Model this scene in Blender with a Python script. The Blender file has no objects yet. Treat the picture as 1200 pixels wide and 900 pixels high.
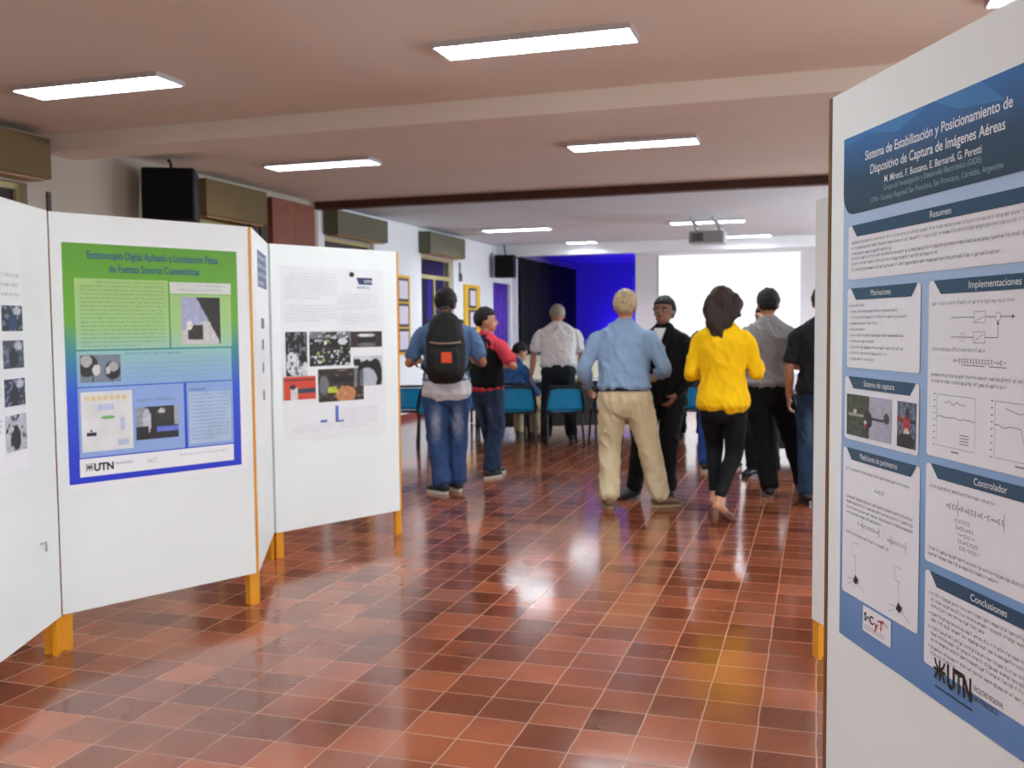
import bpy, bmesh, math, random
from mathutils import Vector, Matrix, Euler, noise
R = math.radians
PI = math.pi
S = bpy.context.scene
COL = S.collection

# ---------------------------------------------------------------- camera
cam_d = bpy.data.cameras.new('camera')
cam = bpy.data.objects.new('camera', cam_d)
COL.objects.link(cam)
S.camera = cam
cam_d.sensor_width = 36.0
cam_d.lens = 34.11
cam_d.clip_start = 0.05
cam_d.clip_end = 100
YAW, PITCH, ROLL = R(17.466), R(3.352), R(-0.508)
_f = Vector((0, math.cos(PITCH), -math.sin(PITCH)))
_u = Vector((0, math.sin(PITCH), math.cos(PITCH)))
_r = Vector((1, 0, 0))
_r2 = math.cos(ROLL)*_r + math.sin(ROLL)*_u
_u2 = -math.sin(ROLL)*_r + math.cos(ROLL)*_u
_m = Matrix(((_r2.x, _u2.x, -_f.x), (_r2.y, _u2.y, -_f.y), (_r2.z, _u2.z, -_f.z)))
cam.matrix_world = Matrix.Translation((0, 0, 1.5)) @ Matrix.Rotation(YAW, 4, 'Z') @ _m.to_4x4()
cam_d.dof.use_dof = True
cam_d.dof.focus_distance = 2.15
cam_d.dof.aperture_fstop = 6.2

# ---------------------------------------------------------------- world, exposure
w = bpy.data.worlds.new('world')
S.world = w
w.use_nodes = True
w.node_tree.nodes['Background'].inputs[0].default_value = (0.02, 0.025, 0.04, 1)
w.node_tree.nodes['Background'].inputs[1].default_value = 0.3
S.view_settings.view_transform = 'Standard'
S.view_settings.look = 'None'
S.view_settings.exposure = 0.95
S.view_settings.gamma = 1.0
S.view_settings.use_curve_mapping = False
LAMP_FRONT = 28.0
LAMP_BACK = 34.0
FILL_LIGHT_BACK = 14.0  # strength of the added panes beside the back hall
SCREEN = 0.47
STAGE_BLUE = 60.0
FILL_LIGHT = 5.0  # strength of the added panes beside the front room

# ---------------------------------------------------------------- materials
def lin(c):
    return tuple(((v/12.92) if v <= 0.04045 else ((v+0.055)/1.055)**2.4) for v in c)
def rgb(r, g, b):
    return lin((r/255, g/255, b/255))
MATS = {}
def mat(name, color, rough=0.6, metal=0.0, var=0.08, scale=12.0, bump=0.0, bscale=60.0, spec=0.5, coat=0.0, coords='Object', sss=0.0):
    """Principled material whose base colour is broken up by a procedural noise."""
    if name in MATS: return MATS[name]
    m = bpy.data.materials.new(name); m.use_nodes = True
    nt = m.node_tree; p = nt.nodes['Principled BSDF']
    p.inputs['Roughness'].default_value = rough
    p.inputs['Metallic'].default_value = metal
    p.inputs['Specular IOR Level'].default_value = spec
    p.inputs['Coat Weight'].default_value = coat
    if sss:
        p.inputs['Subsurface Weight'].default_value = sss
        p.inputs['Subsurface Radius'].default_value = (0.01, 0.004, 0.002)
    tc = nt.nodes.new('ShaderNodeTexCoord')
    nz = nt.nodes.new('ShaderNodeTexNoise'); nz.inputs['Scale'].default_value = scale; nz.inputs['Detail'].default_value = 4
    nt.links.new(tc.outputs[coords], nz.inputs['Vector'])
    rp = nt.nodes.new('ShaderNodeValToRGB')
    c = Vector(color)
    a = c*(1-var); b = c*(1+var)
    rp.color_ramp.elements[0].position = 0.3; rp.color_ramp.elements[1].position = 0.7
    rp.color_ramp.elements[0].color = (*a, 1); rp.color_ramp.elements[1].color = (min(1, b.x), min(1, b.y), min(1, b.z), 1)
    nt.links.new(nz.outputs['Fac'], rp.inputs['Fac'])
    nt.links.new(rp.outputs['Color'], p.inputs['Base Color'])
    if bump:
        n2 = nt.nodes.new('ShaderNodeTexNoise'); n2.inputs['Scale'].default_value = bscale
        nt.links.new(tc.outputs[coords], n2.inputs['Vector'])
        bp = nt.nodes.new('ShaderNodeBump'); bp.inputs['Strength'].default_value = bump; bp.inputs['Distance'].default_value = 0.01
        nt.links.new(n2.outputs['Fac'], bp.inputs['Height']); nt.links.new(bp.outputs['Normal'], p.inputs['Normal'])
    MATS[name] = m
    return m
def emit(name, color, strength):
    if name in MATS: return MATS[name]
    m = bpy.data.materials.new(name); m.use_nodes = True
    p = m.node_tree.nodes['Principled BSDF']
    p.inputs['Base Color'].default_value = (0.5, 0.5, 0.5, 1)
    p.inputs['Emission Color'].default_value = (*color, 1)
    p.inputs['Emission Strength'].default_value = strength
    MATS[name] = m
    return m
def attr_mat():
    """Printed photographs: ink colour carried by the mesh's own colour attribute."""
    if 'photo_print' in MATS: return MATS['photo_print']
    m = bpy.data.materials.new('photo_print'); m.use_nodes = True
    nt = m.node_tree; p = nt.nodes['Principled BSDF']; p.inputs['Roughness'].default_value = 0.45
    a = nt.nodes.new('ShaderNodeAttribute'); a.attribute_name = 'ink'
    nt.links.new(a.outputs['Color'], p.inputs['Base Color'])
    MATS['photo_print'] = m
    return m
def ramp_mat(name, stops, axis='Z', lo=0.0, hi=1.0, rough=0.45, var_scale=0.0):
    """Printed gradient running along one object axis between lo and hi."""
    m = bpy.data.materials.new(name); m.use_nodes = True
    nt = m.node_tree; p = nt.nodes['Principled BSDF']; p.inputs['Roughness'].default_value = rough
    tc = nt.nodes.new('ShaderNodeTexCoord'); sp = nt.nodes.new('ShaderNodeSeparateXYZ')
    nt.links.new(tc.outputs['Object'], sp.inputs[0])
    mr = nt.nodes.new('ShaderNodeMapRange'); mr.inputs['From Min'].default_value = lo; mr.inputs['From Max'].default_value = hi
    nt.links.new(sp.outputs[axis], mr.inputs['Value'])
    src = mr.outputs['Result']
    if var_scale:
        nz = nt.nodes.new('ShaderNodeTexNoise'); nz.inputs['Scale'].default_value = 3.0; nz.inputs['Detail'].default_value = 1
        nt.links.new(tc.outputs['Object'], nz.inputs['Vector'])
        ma = nt.nodes.new('ShaderNodeMath'); ma.operation = 'MULTIPLY_ADD'; ma.inputs[1].default_value = var_scale
        nt.links.new(nz.outputs['Fac'], ma.inputs[0]); nt.links.new(src, ma.inputs[2]); src = ma.outputs[0]
    rp = nt.nodes.new('ShaderNodeValToRGB')
    els = rp.color_ramp.elements
    els[0].position = stops[0][0]; els[0].color = (*stops[0][1], 1)
    els[1].position = stops[-1][0]; els[1].color = (*stops[-1][1], 1)
    for pos, c in stops[1:-1]:
        e = els.new(pos); e.color = (*c, 1)
    nt.links.new(src, rp.inputs['Fac']); nt.links.new(rp.outputs['Color'], p.inputs['Base Color'])
    MATS[name] = m
    return m

def floor_mat():
    m = bpy.data.materials.new('red_quarry_tiles'); m.use_nodes = True
    nt = m.node_tree; L = nt.links; p = nt.nodes['Principled BSDF']
    tc = nt.nodes.new('ShaderNodeTexCoord')
    mp = nt.nodes.new('ShaderNodeMapping'); mp.inputs['Location'].default_value = (-0.01, -0.105, 0)
    L.new(tc.outputs['Object'], mp.inputs['Vector'])
    wob = nt.nodes.new('ShaderNodeTexNoise'); wob.inputs['Scale'].default_value = 5.0
    L.new(mp.outputs[0], wob.inputs['Vector'])
    mixv = nt.nodes.new('ShaderNodeMix'); mixv.data_type = 'RGBA'; mixv.blend_type = 'LINEAR_LIGHT'; mixv.inputs[0].default_value = 0.005
    L.new(mp.outputs[0], mixv.inputs[6]); L.new(wob.outputs['Color'], mixv.inputs[7])
    bk = nt.nodes.new('ShaderNodeTexBrick'); bk.offset = 0.0; bk.squash = 1.0
    bk.inputs['Scale'].default_value = 1.0
    bk.inputs['Brick Width'].default_value = 0.209; bk.inputs['Row Height'].default_value = 0.209
    bk.inputs['Mortar Size'].default_value = 0.0032; bk.inputs['Mortar Smooth'].default_value = 0.4
    bk.inputs['Bias'].default_value = 0.0
    bk.inputs['Color1'].default_value = (*rgb(107, 54, 35), 1)
    bk.inputs['Color2'].default_value = (*rgb(164, 92, 63), 1)
    bk.inputs['Mortar'].default_value = (*rgb(178, 134, 108), 1)
    L.new(mixv.outputs[2], bk.inputs['Vector'])
    n1 = nt.nodes.new('ShaderNodeTexNoise'); n1.inputs['Scale'].default_value = 2.3; n1.inputs['Detail'].default_value = 5
    L.new(tc.outputs['Object'], n1.inputs['Vector'])
    r1 = nt.nodes.new('ShaderNodeValToRGB')
    r1.color_ramp.elements[0].position = 0.35; r1.color_ramp.elements[0].color = (0.82, 0.80, 0.80, 1)
    r1.color_ramp.elements[1].position = 0.68; r1.color_ramp.elements[1].color = (1.12, 1.1, 1.06, 1)
    L.new(n1.outputs['Fac'], r1.inputs['Fac'])
    mx = nt.nodes.new('ShaderNodeMix'); mx.data_type = 'RGBA'; mx.blend_type = 'MULTIPLY'; mx.inputs[0].default_value = 1.0
    L.new(bk.outputs['Color'], mx.inputs[6]); L.new(r1.outputs['Color'], mx.inputs[7])
    L.new(mx.outputs[2], p.inputs['Base Color'])
    n2 = nt.nodes.new('ShaderNodeTexNoise'); n2.inputs['Scale'].default_value = 7.0; n2.inputs['Detail'].default_value = 3
    L.new(tc.outputs['Object'], n2.inputs['Vector'])
    mr = nt.nodes.new('ShaderNodeMapRange'); mr.inputs['To Min'].default_value = 0.08; mr.inputs['To Max'].default_value = 0.20
    L.new(n2.outputs['Fac'], mr.inputs['Value']); 
    ad = nt.nodes.new('ShaderNodeMath'); ad.operation = 'MULTIPLY_ADD'; ad.inputs[1].default_value = 0.35
    L.new(bk.outputs['Fac'], ad.inputs[0]); L.new(mr.outputs[0], ad.inputs[2]); L.new(ad.outputs[0], p.inputs['Roughness'])
    p.inputs['Specular IOR Level'].default_value = 0.5; p.inputs['Coat Weight'].default_value = 0.25; p.inputs['Coat Roughness'].default_value = 0.12
    n3 = nt.nodes.new('ShaderNodeTexNoise'); n3.inputs['Scale'].default_value = 9.0; n3.inputs['Detail'].default_value = 2
    L.new(tc.outputs['Object'], n3.inputs['Vector'])
    hs = nt.nodes.new('ShaderNodeMath'); hs.operation = 'MULTIPLY_ADD'; hs.inputs[1].default_value = -0.35
    L.new(bk.outputs['Fac'], hs.inputs[0]); L.new(n3.outputs['Fac'], hs.inputs[2])
    bp = nt.nodes.new('ShaderNodeBump'); bp.inputs['Strength'].default_value = 0.13; bp.inputs['Distance'].default_value = 0.006
    L.new(hs.outputs[0], bp.inputs['Height']); L.new(bp.outputs['Normal'], p.inputs['Normal'])
    return m

# ---------------------------------------------------------------- helpers
def link(name, me, material=None, parent=None):
    o = bpy.data.objects.new(name, me); COL.objects.link(o)
    if material is not None and me is not None and not me.materials: me.materials.append(material)
    if parent is not None: o.parent = parent
    return o
def obj(name, bm, material, parent=None, smooth=False):
    me = bpy.data.meshes.new(name)
    bmesh.ops.recalc_face_normals(bm, faces=bm.faces) if len(bm.faces) < 60000 else None
    bm.to_mesh(me); bm.free()
    if smooth:
        for f in me.polygons: f.use_smooth = True
    return link(name, me, material, parent)
def tag(o, label=None, cat=None, group=None, kind=None):
    if label: o['label'] = label
    if cat: o['category'] = cat
    if group: o['group'] = group
    if kind: o['kind'] = kind
    return o
def thing(name, label, cat, loc=(0, 0, 0), rotz=0.0, group=None):
    o = bpy.data.objects.new(name, None); COL.objects.link(o)
    o.empty_display_size = 0.1
    o.location = loc; o.rotation_euler = (0, 0, rotz)
    return tag(o, label, cat, group)
def struct(name, bm, m, smooth=False):
    o = obj(name, bm, m, None, smooth); o['kind'] = 'structure'; return o
def copy_tree(o, parent=None):
    c = o.copy(); COL.objects.link(c); c.parent = parent
    for ch in [x for x in COL.objects if x.parent == o]: copy_tree(ch, c)
    return c
def bx(bm, x0, x1, y0, y1, z0, z1, bevel=0.0, mtx=None):
    t = bmesh.new()
    vs = [t.verts.new((x, y, z)) for z in (z0, z1) for y in (y0, y1) for x in (x0, x1)]
    for f in ((0, 2, 3, 1), (4, 5, 7, 6), (0, 1, 5, 4), (2, 6, 7, 3), (0, 4, 6, 2), (1, 3, 7, 5)):
        t.faces.new([vs[i] for i in f])
    if bevel: bmesh.ops.bevel(t, geom=list(t.edges), offset=bevel, segments=2, affect='EDGES', profile=0.5)
    if mtx: bmesh.ops.transform(t, matrix=mtx, verts=t.verts)
    merge(bm, t); return bm
def merge(bm, t):
    idx = {}
    for v in t.verts: idx[v] = bm.verts.new(v.co)
    for f in t.faces:
        try: bm.faces.new([idx[v] for v in f.verts])
        except ValueError: pass
    t.free()
def box(name, m, parent, x0, x1, y0, y1, z0, z1, bevel=0.0):
    return obj(name, bx(bmesh.new(), x0, x1, y0, y1, z0, z1, bevel), m, parent)
def frame_for(t, side):
    s = side - t*side.dot(t)
    if s.length < 1e-4:
        s = Vector((1, 0, 0)) - t*t.x
        if s.length < 1e-3: s = Vector((0, 1, 0)) - t*t.y
    s.normalize(); return s, t.cross(s)
def loft(bm, pts, rads, side=Vector((1, 0, 0)), n=16, cap=True, power=2.0):
    """closed elliptical tube along pts; rads = r or (r_side, r_other)"""
    pts = [Vector(p) for p in pts]; N = len(pts); side = Vector(side)
    rr = [(r, r) if not isinstance(r, (tuple, list)) else r for r in rads]
    rings = []
    P = list(pts); Q = list(rr)
    tan = []
    for i in range(N):
        a = pts[max(0, i-1)]; b = pts[min(N-1, i+1)]; tan.append((b-a).normalized())
    seq = []
    if cap:
        k = 0.55*min(Q[0]); seq.append((P[0]-tan[0]*k, (Q[0][0]*0.35, Q[0][1]*0.35), tan[0])); seq.append((P[0]-tan[0]*k*0.65, (Q[0][0]*0.75, Q[0][1]*0.75), tan[0]))
    for i in range(N): seq.append((P[i], Q[i], tan[i]))
    if cap:
        k = 0.55*min(Q[-1]); seq.append((P[-1]+tan[-1]*k*0.65, (Q[-1][0]*0.75, Q[-1][1]*0.75), tan[-1])); seq.append((P[-1]+tan[-1]*k, (Q[-1][0]*0.35, Q[-1][1]*0.35), tan[-1]))
    for c, (ra, rb), t in seq:
        s, u = frame_for(t, side)
        ring = []
        for j in range(n):
            a = 2*PI*j/n; ca, sa = math.cos(a), math.sin(a)
            if power != 2.0:
                ca = math.copysign(abs(ca)**(2/power), ca); sa = math.copysign(abs(sa)**(2/power), sa)
            ring.append(bm.verts.new(c + s*(ra*ca) + u*(rb*sa)))
        rings.append(ring)
    for a, b in zip(rings, rings[1:]):
        for j in range(n): bm.faces.new((a[j], a[(j+1) % n], b[(j+1) % n], b[j]))
    bm.faces.new(list(reversed(rings[0]))); bm.faces.new(rings[-1])
    return bm
def smooth_path(pts, rads, k=4):
    """Catmull-Rom resample of points and radii"""
    pts = [Vector(p) for p in pts]; rr = [(r, r) if not isinstance(r, (tuple, list)) else tuple(r) for r in rads]
    out = []; ro = []
    N = len(pts)
    def cr(a, b, c, d, t): return 0.5*((2*b)+(c-a)*t+(2*a-5*b+4*c-d)*t*t+(3*b-a-3*c+d)*t**3)
    for i in range(N-1):
        a, b, c, d = pts[max(0, i-1)], pts[i], pts[i+1], pts[min(N-1, i+2)]
        for q in range(k):
            t = q/k; out.append(cr(a, b, c, d, t))
            ro.append((rr[i][0]*(1-t)+rr[i+1][0]*t, rr[i][1]*(1-t)+rr[i+1][1]*t))
    out.append(pts[-1]); ro.append(rr[-1])
    return out, ro
def sloft(bm, pts, rads, side=Vector((1, 0, 0)), n=16, k=4, power=2.0):
    a, b = smooth_path(pts, rads, k); return loft(bm, a, b, side, n, True, power)
def ell(bm, c, r, rot=None, n=20, m=12):
    t = bmesh.new(); bmesh.ops.create_uvsphere(t, u_segments=n, v_segments=m, radius=1.0)
    M = Matrix.Translation(c) @ ((rot.to_4x4() if rot else Matrix.Identity(4))) @ Matrix.Diagonal((*r, 1))
    bmesh.ops.transform(t, matrix=M, verts=t.verts); merge(bm, t); return bm
def tube(bm, pts, r, n=8):
    return loft(bm, pts, [r]*len(pts), Vector((0.3, 0.5, 0.81)), n)
def voxel(name, bm, m, parent, size=0.01, sm=4, fold=None, hidden=False):
    """union the overlapping closed shapes into one continuous surface"""
    me = bpy.data.meshes.new('tmp'); bmesh.ops.recalc_face_normals(bm, faces=bm.faces); bm.to_mesh(me); bm.free()
    t = bpy.data.objects.new('tmp', me); COL.objects.link(t)
    r = t.modifiers.new('r', 'REMESH'); r.mode = 'VOXEL'; r.voxel_size = size
    if sm:
        s = t.modifiers.new('s', 'SMOOTH'); s.iterations = sm; s.factor = 0.5
    dg = bpy.context.evaluated_depsgraph_get(); dg.update()
    out = bpy.data.meshes.new_from_object(t.evaluated_get(dg))
    bpy.data.objects.remove(t); bpy.data.meshes.remove(me)
    out.name = name; out.materials.clear()
    if fold:
        ns = [v.normal.copy() for v in out.vertices]
        for v, nn in zip(out.vertices, ns): v.co = v.co + nn*fold(v.co)
    for f in out.polygons: f.use_smooth = True
    return link(name, out, m, parent)
def text_obj(name, s, m, parent, x, z, width=None, size=0.03, align='LEFT', y=-0.003, height_scale=1.0, bold=0.0, shear=0.0):
    c = bpy.data.curves.new('t', 'FONT'); c.body = s; c.size = size; c.align_x = 'LEFT'; c.offset = bold*size; c.shear = shear
    t = bpy.data.objects.new('t', c); COL.objects.link(t)
    dg = bpy.context.evaluated_depsgraph_get(); dg.update()
    me = bpy.data.meshes.new_from_object(t.evaluated_get(dg)); bpy.data.objects.remove(t)
    xs = [v.co.x for v in me.vertices]; x0, x1 = min(xs), max(xs)
    k = (width/(x1-x0)) if width else 1.0
    W = (x1-x0)*k
    ox = x if align == 'LEFT' else x-W/2
    for v in me.vertices:
        v.co = Vector((ox+(v.co.x-x0)*k, y, z+v.co.y*height_scale))
    me.materials.clear()
    return link(name, me, m, parent)
def quad(bm, x0, x1, z0, z1, y=0.0, slant=0.0):
    vs = [bm.verts.new((x0, y, z0)), bm.verts.new((x1, y, z0)), bm.verts.new((x1+slant, y, z1)), bm.verts.new((x0+slant, y, z1))]
    bm.faces.new(vs)
def poly(bm, pts, y=0.0):
    bm.faces.new([bm.verts.new((p[0], y, p[1])) for p in pts])
def segm(bm, a, b, wd, y=0.0):
    a = Vector(a); b = Vector(b); d = (b-a).normalized(); n = Vector((-d.y, d.x))*wd/2
    poly(bm, [a-n, b-n, b+n, a+n], y)
def flat(name, m, parent, x0, x1, z0, z1, y, th=0.0006, bevel=0.0):
    """thin printed sheet: a real slab th thick standing proud at y"""
    if not bevel:
        return box(name, m, parent, x0, x1, y, y+th, z0, z1)
    bm = bmesh.new(); pts = []
    for cx, cz, a0 in ((x1-bevel, z1-bevel, 0), (x0+bevel, z1-bevel, 90), (x0+bevel, z0+bevel, 180), (x1-bevel, z0+bevel, 270)):
        for k in range(5): a = R(a0+22.5*k); pts.append((cx+bevel*math.cos(a), cz+bevel*math.sin(a)))
    poly(bm, pts, y); return obj(name, bm, m, parent)
def body_text(name, m, parent, rng, x0, x1, ztop, n, pitch, h, y, indent=0.0, last=0.6, bullets=()):
    """n lines of small illegible print"""
    bm = bmesh.new()
    for i in range(n):
        z = ztop-h-i*pitch; x = x0+(indent if i == 0 else 0)
        xe = x1 if i < n-1 else x0+(x1-x0)*last
        if i in bullets:
            quad(bm, x0-1.6*h, x0-1.0*h, z+0.2*h, z+0.8*h, y)
        while x < xe-h:
            for _ in range(rng.randint(2, 9)):
                if x > xe-0.5*h: break
                q = rng.random(); tp = 1.5*h if q < 0.2 else h; bt = -0.45*h if q > 0.9 else 0
                quad(bm, x, x+0.17*h, z+bt, z+tp, y)
                if q > 0.25: quad(bm, x, x+0.55*h, z+(0 if q > 0.6 else 0.82*h), z+(0.18*h if q > 0.6 else h), y)
                if q > 0.55: quad(bm, x+0.42*h, x+0.58*h, z, z+h, y)
                x += 0.78*h
            x += 0.55*h
    return tag(obj(name, bm, m, parent))
def photo(name, parent, x0, x1, z0, z1, y, base, shapes, nx=40, nz=30, seed=1, grain=0.12):
    """printed photograph: grid whose vertex ink colours come from a list of shapes (u,v in 0..1)"""
    bm = bmesh.new(); lay = bm.verts.layers.float_color.new('ink')
    rng = random.Random(seed); grid = []
    for j in range(nz+1):
        row = []
        for i in range(nx+1):
            u, v = i/nx, j/nz
            c = Vector(base)
            for sh in shapes:
                k = sh[0]
                if k == 'e': inside = ((u-sh[1])/sh[3])**2+((v-sh[2])/sh[4])**2 < 1; col = sh[5]
                elif k == 'r': inside = sh[1] <= u <= sh[3] and sh[2] <= v <= sh[4]; col = sh[5]
                elif k == 'l':   # half plane a*u+b*v>c
                    inside = sh[1]*u+sh[2]*v > sh[3]; col = sh[4]
                elif k == 's':   # scattered blobs
                    inside = noise.noise(Vector((u*sh[1]+seed*7.3, v*sh[1], seed))) > sh[2]; col = sh[3]
                if inside: c = Vector(col)
            g = 1+grain*(rng.random()*2-1)+grain*1.5*noise.noise(Vector((u*9, v*9, seed)))
            vtx = bm.verts.new((x0+(x1-x0)*u, y, z0+(z1-z0)*v)); vtx[lay] = (max(0, c.x*g), max(0, c.y*g), max(0, c.z*g), 1)
            row.append(vtx)
        grid.append(row)
    for j in range(nz):
        for i in range(nx): bm.faces.new((grid[j][i], grid[j][i+1], grid[j+1][i+1], grid[j+1][i]))
    return obj(name, bm, attr_mat(), parent)
# ================================================================ THE ROOM
CEIL = 3.2; XL = -6.45; XR = 4.6; YN = -3.2; YB = 21.3; YS = 26.2; XS = -3.83
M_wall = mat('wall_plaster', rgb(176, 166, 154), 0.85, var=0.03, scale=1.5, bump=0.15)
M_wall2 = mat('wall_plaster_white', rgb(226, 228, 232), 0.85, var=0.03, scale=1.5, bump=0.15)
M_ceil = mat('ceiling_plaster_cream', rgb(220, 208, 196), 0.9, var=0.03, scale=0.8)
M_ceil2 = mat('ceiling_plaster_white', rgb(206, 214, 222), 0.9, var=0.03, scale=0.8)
M_wood = mat('dark_brown_wood', rgb(74, 38, 26), 0.5, var=0.2, scale=9)
M_redbase = mat('red_skirting', rgb(120, 32, 26), 0.4)
M_blue = mat('blue_painted_wall', rgb(120, 118, 205), 0.8, var=0.03)
M_cream = mat('cream_board', rgb(226, 222, 200), 0.6, var=0.03)
M_black = mat('black_plastic', (0.006, 0.006, 0.007), 0.6, spec=.3, var=0.1)
M_box = mat('olive_shutter_box', rgb(98, 78, 40), 0.7, var=0.08, scale=3)
M_boxg = mat('grey_shutter_box', rgb(92, 88, 70), 0.7, var=0.08, scale=3)

struct('floor', bx(bmesh.new(), XL-0.1, XR+0.1, YN-0.1, YB+0.1, -0.06, 0), floor_mat())
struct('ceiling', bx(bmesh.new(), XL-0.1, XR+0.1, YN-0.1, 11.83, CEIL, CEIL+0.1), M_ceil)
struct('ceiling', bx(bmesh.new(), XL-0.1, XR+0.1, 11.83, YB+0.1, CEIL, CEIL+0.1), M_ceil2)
struct('ceiling', bx(bmesh.new(), XL-0.1, XS+0.1, YB+0.1, YS+0.1, CEIL+0.02, CEIL+0.12), M_blue)
# left wall with window openings
WIN = [(4.9, 6.75, 0.95, 2.76), (8.9, 10.15, 0.95, 2.74), (12.0, 13.55, 0.95, 2.77), (15.4, 16.95, 0.95, 2.75), (19.25, 20.45, 0.85, 2.44)]
def wall_left_piece(y0, y1, m, wins):
    bm = bmesh.new(); cuts = sorted(wins); y = y0
    for (a, b, z0, z1) in cuts:
        bx(bm, XL-0.18, XL, y, a, 0, CEIL); bx(bm, XL-0.18, XL, a, b, 0, z0); bx(bm, XL-0.18, XL, a, b, z1, CEIL); y = b
    bx(bm, XL-0.18, XL, y, y1, 0, CEIL)
    return struct('wall_left', bm, m)
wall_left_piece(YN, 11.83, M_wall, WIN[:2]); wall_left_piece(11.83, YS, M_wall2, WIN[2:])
struct('wall_near', bx(bmesh.new(), XL, XR, YN-0.15, YN, 0, CEIL), M_wall)
# right wall with unseen windows, added as fill light for panels and back hall
FILL_WIN = [(-2.6, -.4), (.6, 2.8), (3.8, 6.0), (12.6, 15.0), (15.6, 18.0)]; bm = bmesh.new(); y = YN
for a, b in FILL_WIN: bx(bm, XR, XR+.15, y, a, 0, CEIL); bx(bm, XR, XR+.15, a, b, 0, .8); bx(bm, XR, XR+.15, a, b, 2.5, CEIL); y = b
bx(bm, XR, XR+.15, y, YB, 0, CEIL); struct('wall_right', bm, M_wall)
for k, (a, b) in enumerate(FILL_WIN):
    r = thing('window_%d' % (k+6), None, None); r['kind'] = 'structure'; bm = bmesh.new(); x = XR+.08  # added window out of view, there only to brighten the room
    for y0, y1, z0, z1 in ((a, a+.06, .8, 2.5), (b-.06, b, .8, 2.5), (a+.06, b-.06, .8, .86), (a+.06, b-.06, 2.44, 2.5), ((a+b)/2-.03, (a+b)/2+.03, .86, 2.44)): bx(bm, x-.03, x+.03, y0, y1, z0, z1)
    obj('window_frame', bm, mat('fill_window_frame', rgb(220, 220, 218), .5), r)
    box('fill_pane', emit('fill_light_pane', (.88, .96, 1.0), FILL_LIGHT) if a < 8 else emit('fill_light_pane_back', (.80, .93, 1.0), FILL_LIGHT_BACK), r, x+.005, x+.01, a+.06, b-.06, .86, 2.44)  # glowing pane added as a fill light
struct('wall_back', bx(bmesh.new(), XS, XR, YB, YB+0.15, 0, CEIL), mat('screen_wall_plaster', rgb(222, 216, 220), 0.85, var=0.03, scale=1.5))
struct('wall_stage_right', bx(bmesh.new(), XS, XS+0.15, YB+0.15, YS, 0, CEIL+0.1), M_blue)
struct('wall_stage_back', bx(bmesh.new(), XL-0.18, XS+0.15, YS, YS+0.15, 0, CEIL+0.1), M_blue)
bm = bmesh.new(); bx(bm, XL, XS, 20.75, YS, 0.0, 0.82); bx(bm, XL, XS, 20.65, YS, 0.82, 0.86)
struct('floor', bm, M_cream)
# pilaster on the left wall under the plaster beam, the two ceiling beams and the wooden track
struct('trim_1', bx(bmesh.new(), XL, XR, 6.93, 7.34, 3.05, CEIL-0.0005), M_ceil)
struct('trim_2', bx(bmesh.new(), XL, XR, 19.42, 19.72, 2.98, CEIL-0.0005), M_wall2)
struct('trim_3', bx(bmesh.new(), XL, XR, 11.75, 11.9, 3.1, CEIL-0.0005), M_wood)
struct('trim_4', bx(bmesh.new(), XL, XL+0.1, 20.55, 20.68, 0.86, 3.0), M_wall2)
struct('trim_5', bx(bmesh.new(), XL, XL+0.02, 20.7, 26.1, 3.06, 3.19), mat('lavender_trim', rgb(160, 140, 170), 0.7))
struct('trim_6', bx(bmesh.new(), XS+0.02, XR, YB-0.3, YB-0.01, 3.06, CEIL-0.0005), M_wall2)
struct('baseboard_back', bx(bmesh.new(), XS, XR, YB-0.02, YB, 0, 0.13), M_redbase)
bm = bmesh.new(); bx(bm, XL, XL+0.015, YN, 20.6, 0, 0.09)
struct('baseboard_left', bm, M_redbase)

# windows: dark glass at night, pale frames
M_frame = mat('painted_window_frame', rgb(170, 160, 110), 0.5)
def glass(name, c, rough=0.05):
    m = mat(name, c, rough, var=0.02, spec=0.8); return m
M_glass = glass('night_glass', rgb(52, 46, 52)); M_purple = mat('purple_curtain', rgb(86, 52, 176), 0.8, var=0.15, scale=4)
for k, (a, b, z0, z1) in enumerate(WIN[:4]):
    r = thing('window_%d' % (k+1), None, None); r['kind'] = 'structure'
    bm = bmesh.new(); f = 0.05; xx = XL-0.1
    bx(bm, xx-.03, xx+.03, a, a+f, z0, z1); bx(bm, xx-.03, xx+.03, b-f, b, z0, z1)
    bx(bm, xx-.03, xx+.03, a+f, b-f, z0, z0+f); bx(bm, xx-.03, xx+.03, a+f, b-f, z1-f, z1)
    bx(bm, xx-.03, xx+.03, a+f, b-f, 2.36, 2.43); bx(bm, xx-.03, xx+.03, (a+b)/2-.025, (a+b)/2+.025, z0+f, 2.36)
    obj('window_frame', bm, M_frame, r)
    box('pane', M_glass, r, xx-.008, xx-.002, a+f, b-f, z0+f, z1-f)
    box('window_sill', M_wall, r, XL-0.16, XL+0.05, a-0.03, b+0.03, z0-0.04, z0)
# the last opening is closed by a violet curtain in folds
r = thing('window_5', None, None); r['kind'] = 'structure'
a, b, z0, z1 = WIN[4]; bm = bmesh.new(); n = 60; pv = None
for i in range(n+1):
    y = a+(b-a)*i/n; x = XL-0.08+0.025*math.sin(i*1.15)+0.01*math.sin(i*0.47)
    c = [bm.verts.new((x, y, z0)), bm.verts.new((x, y, z1)), bm.verts.new((x-0.01, y, z1)), bm.verts.new((x-0.01, y, z0))]
    if pv:
        for q in range(4): bm.faces.new((pv[q], c[q], c[(q+1) % 4], pv[(q+1) % 4]))
    pv = c
obj('curtain', bm, M_purple, r, True)

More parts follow.
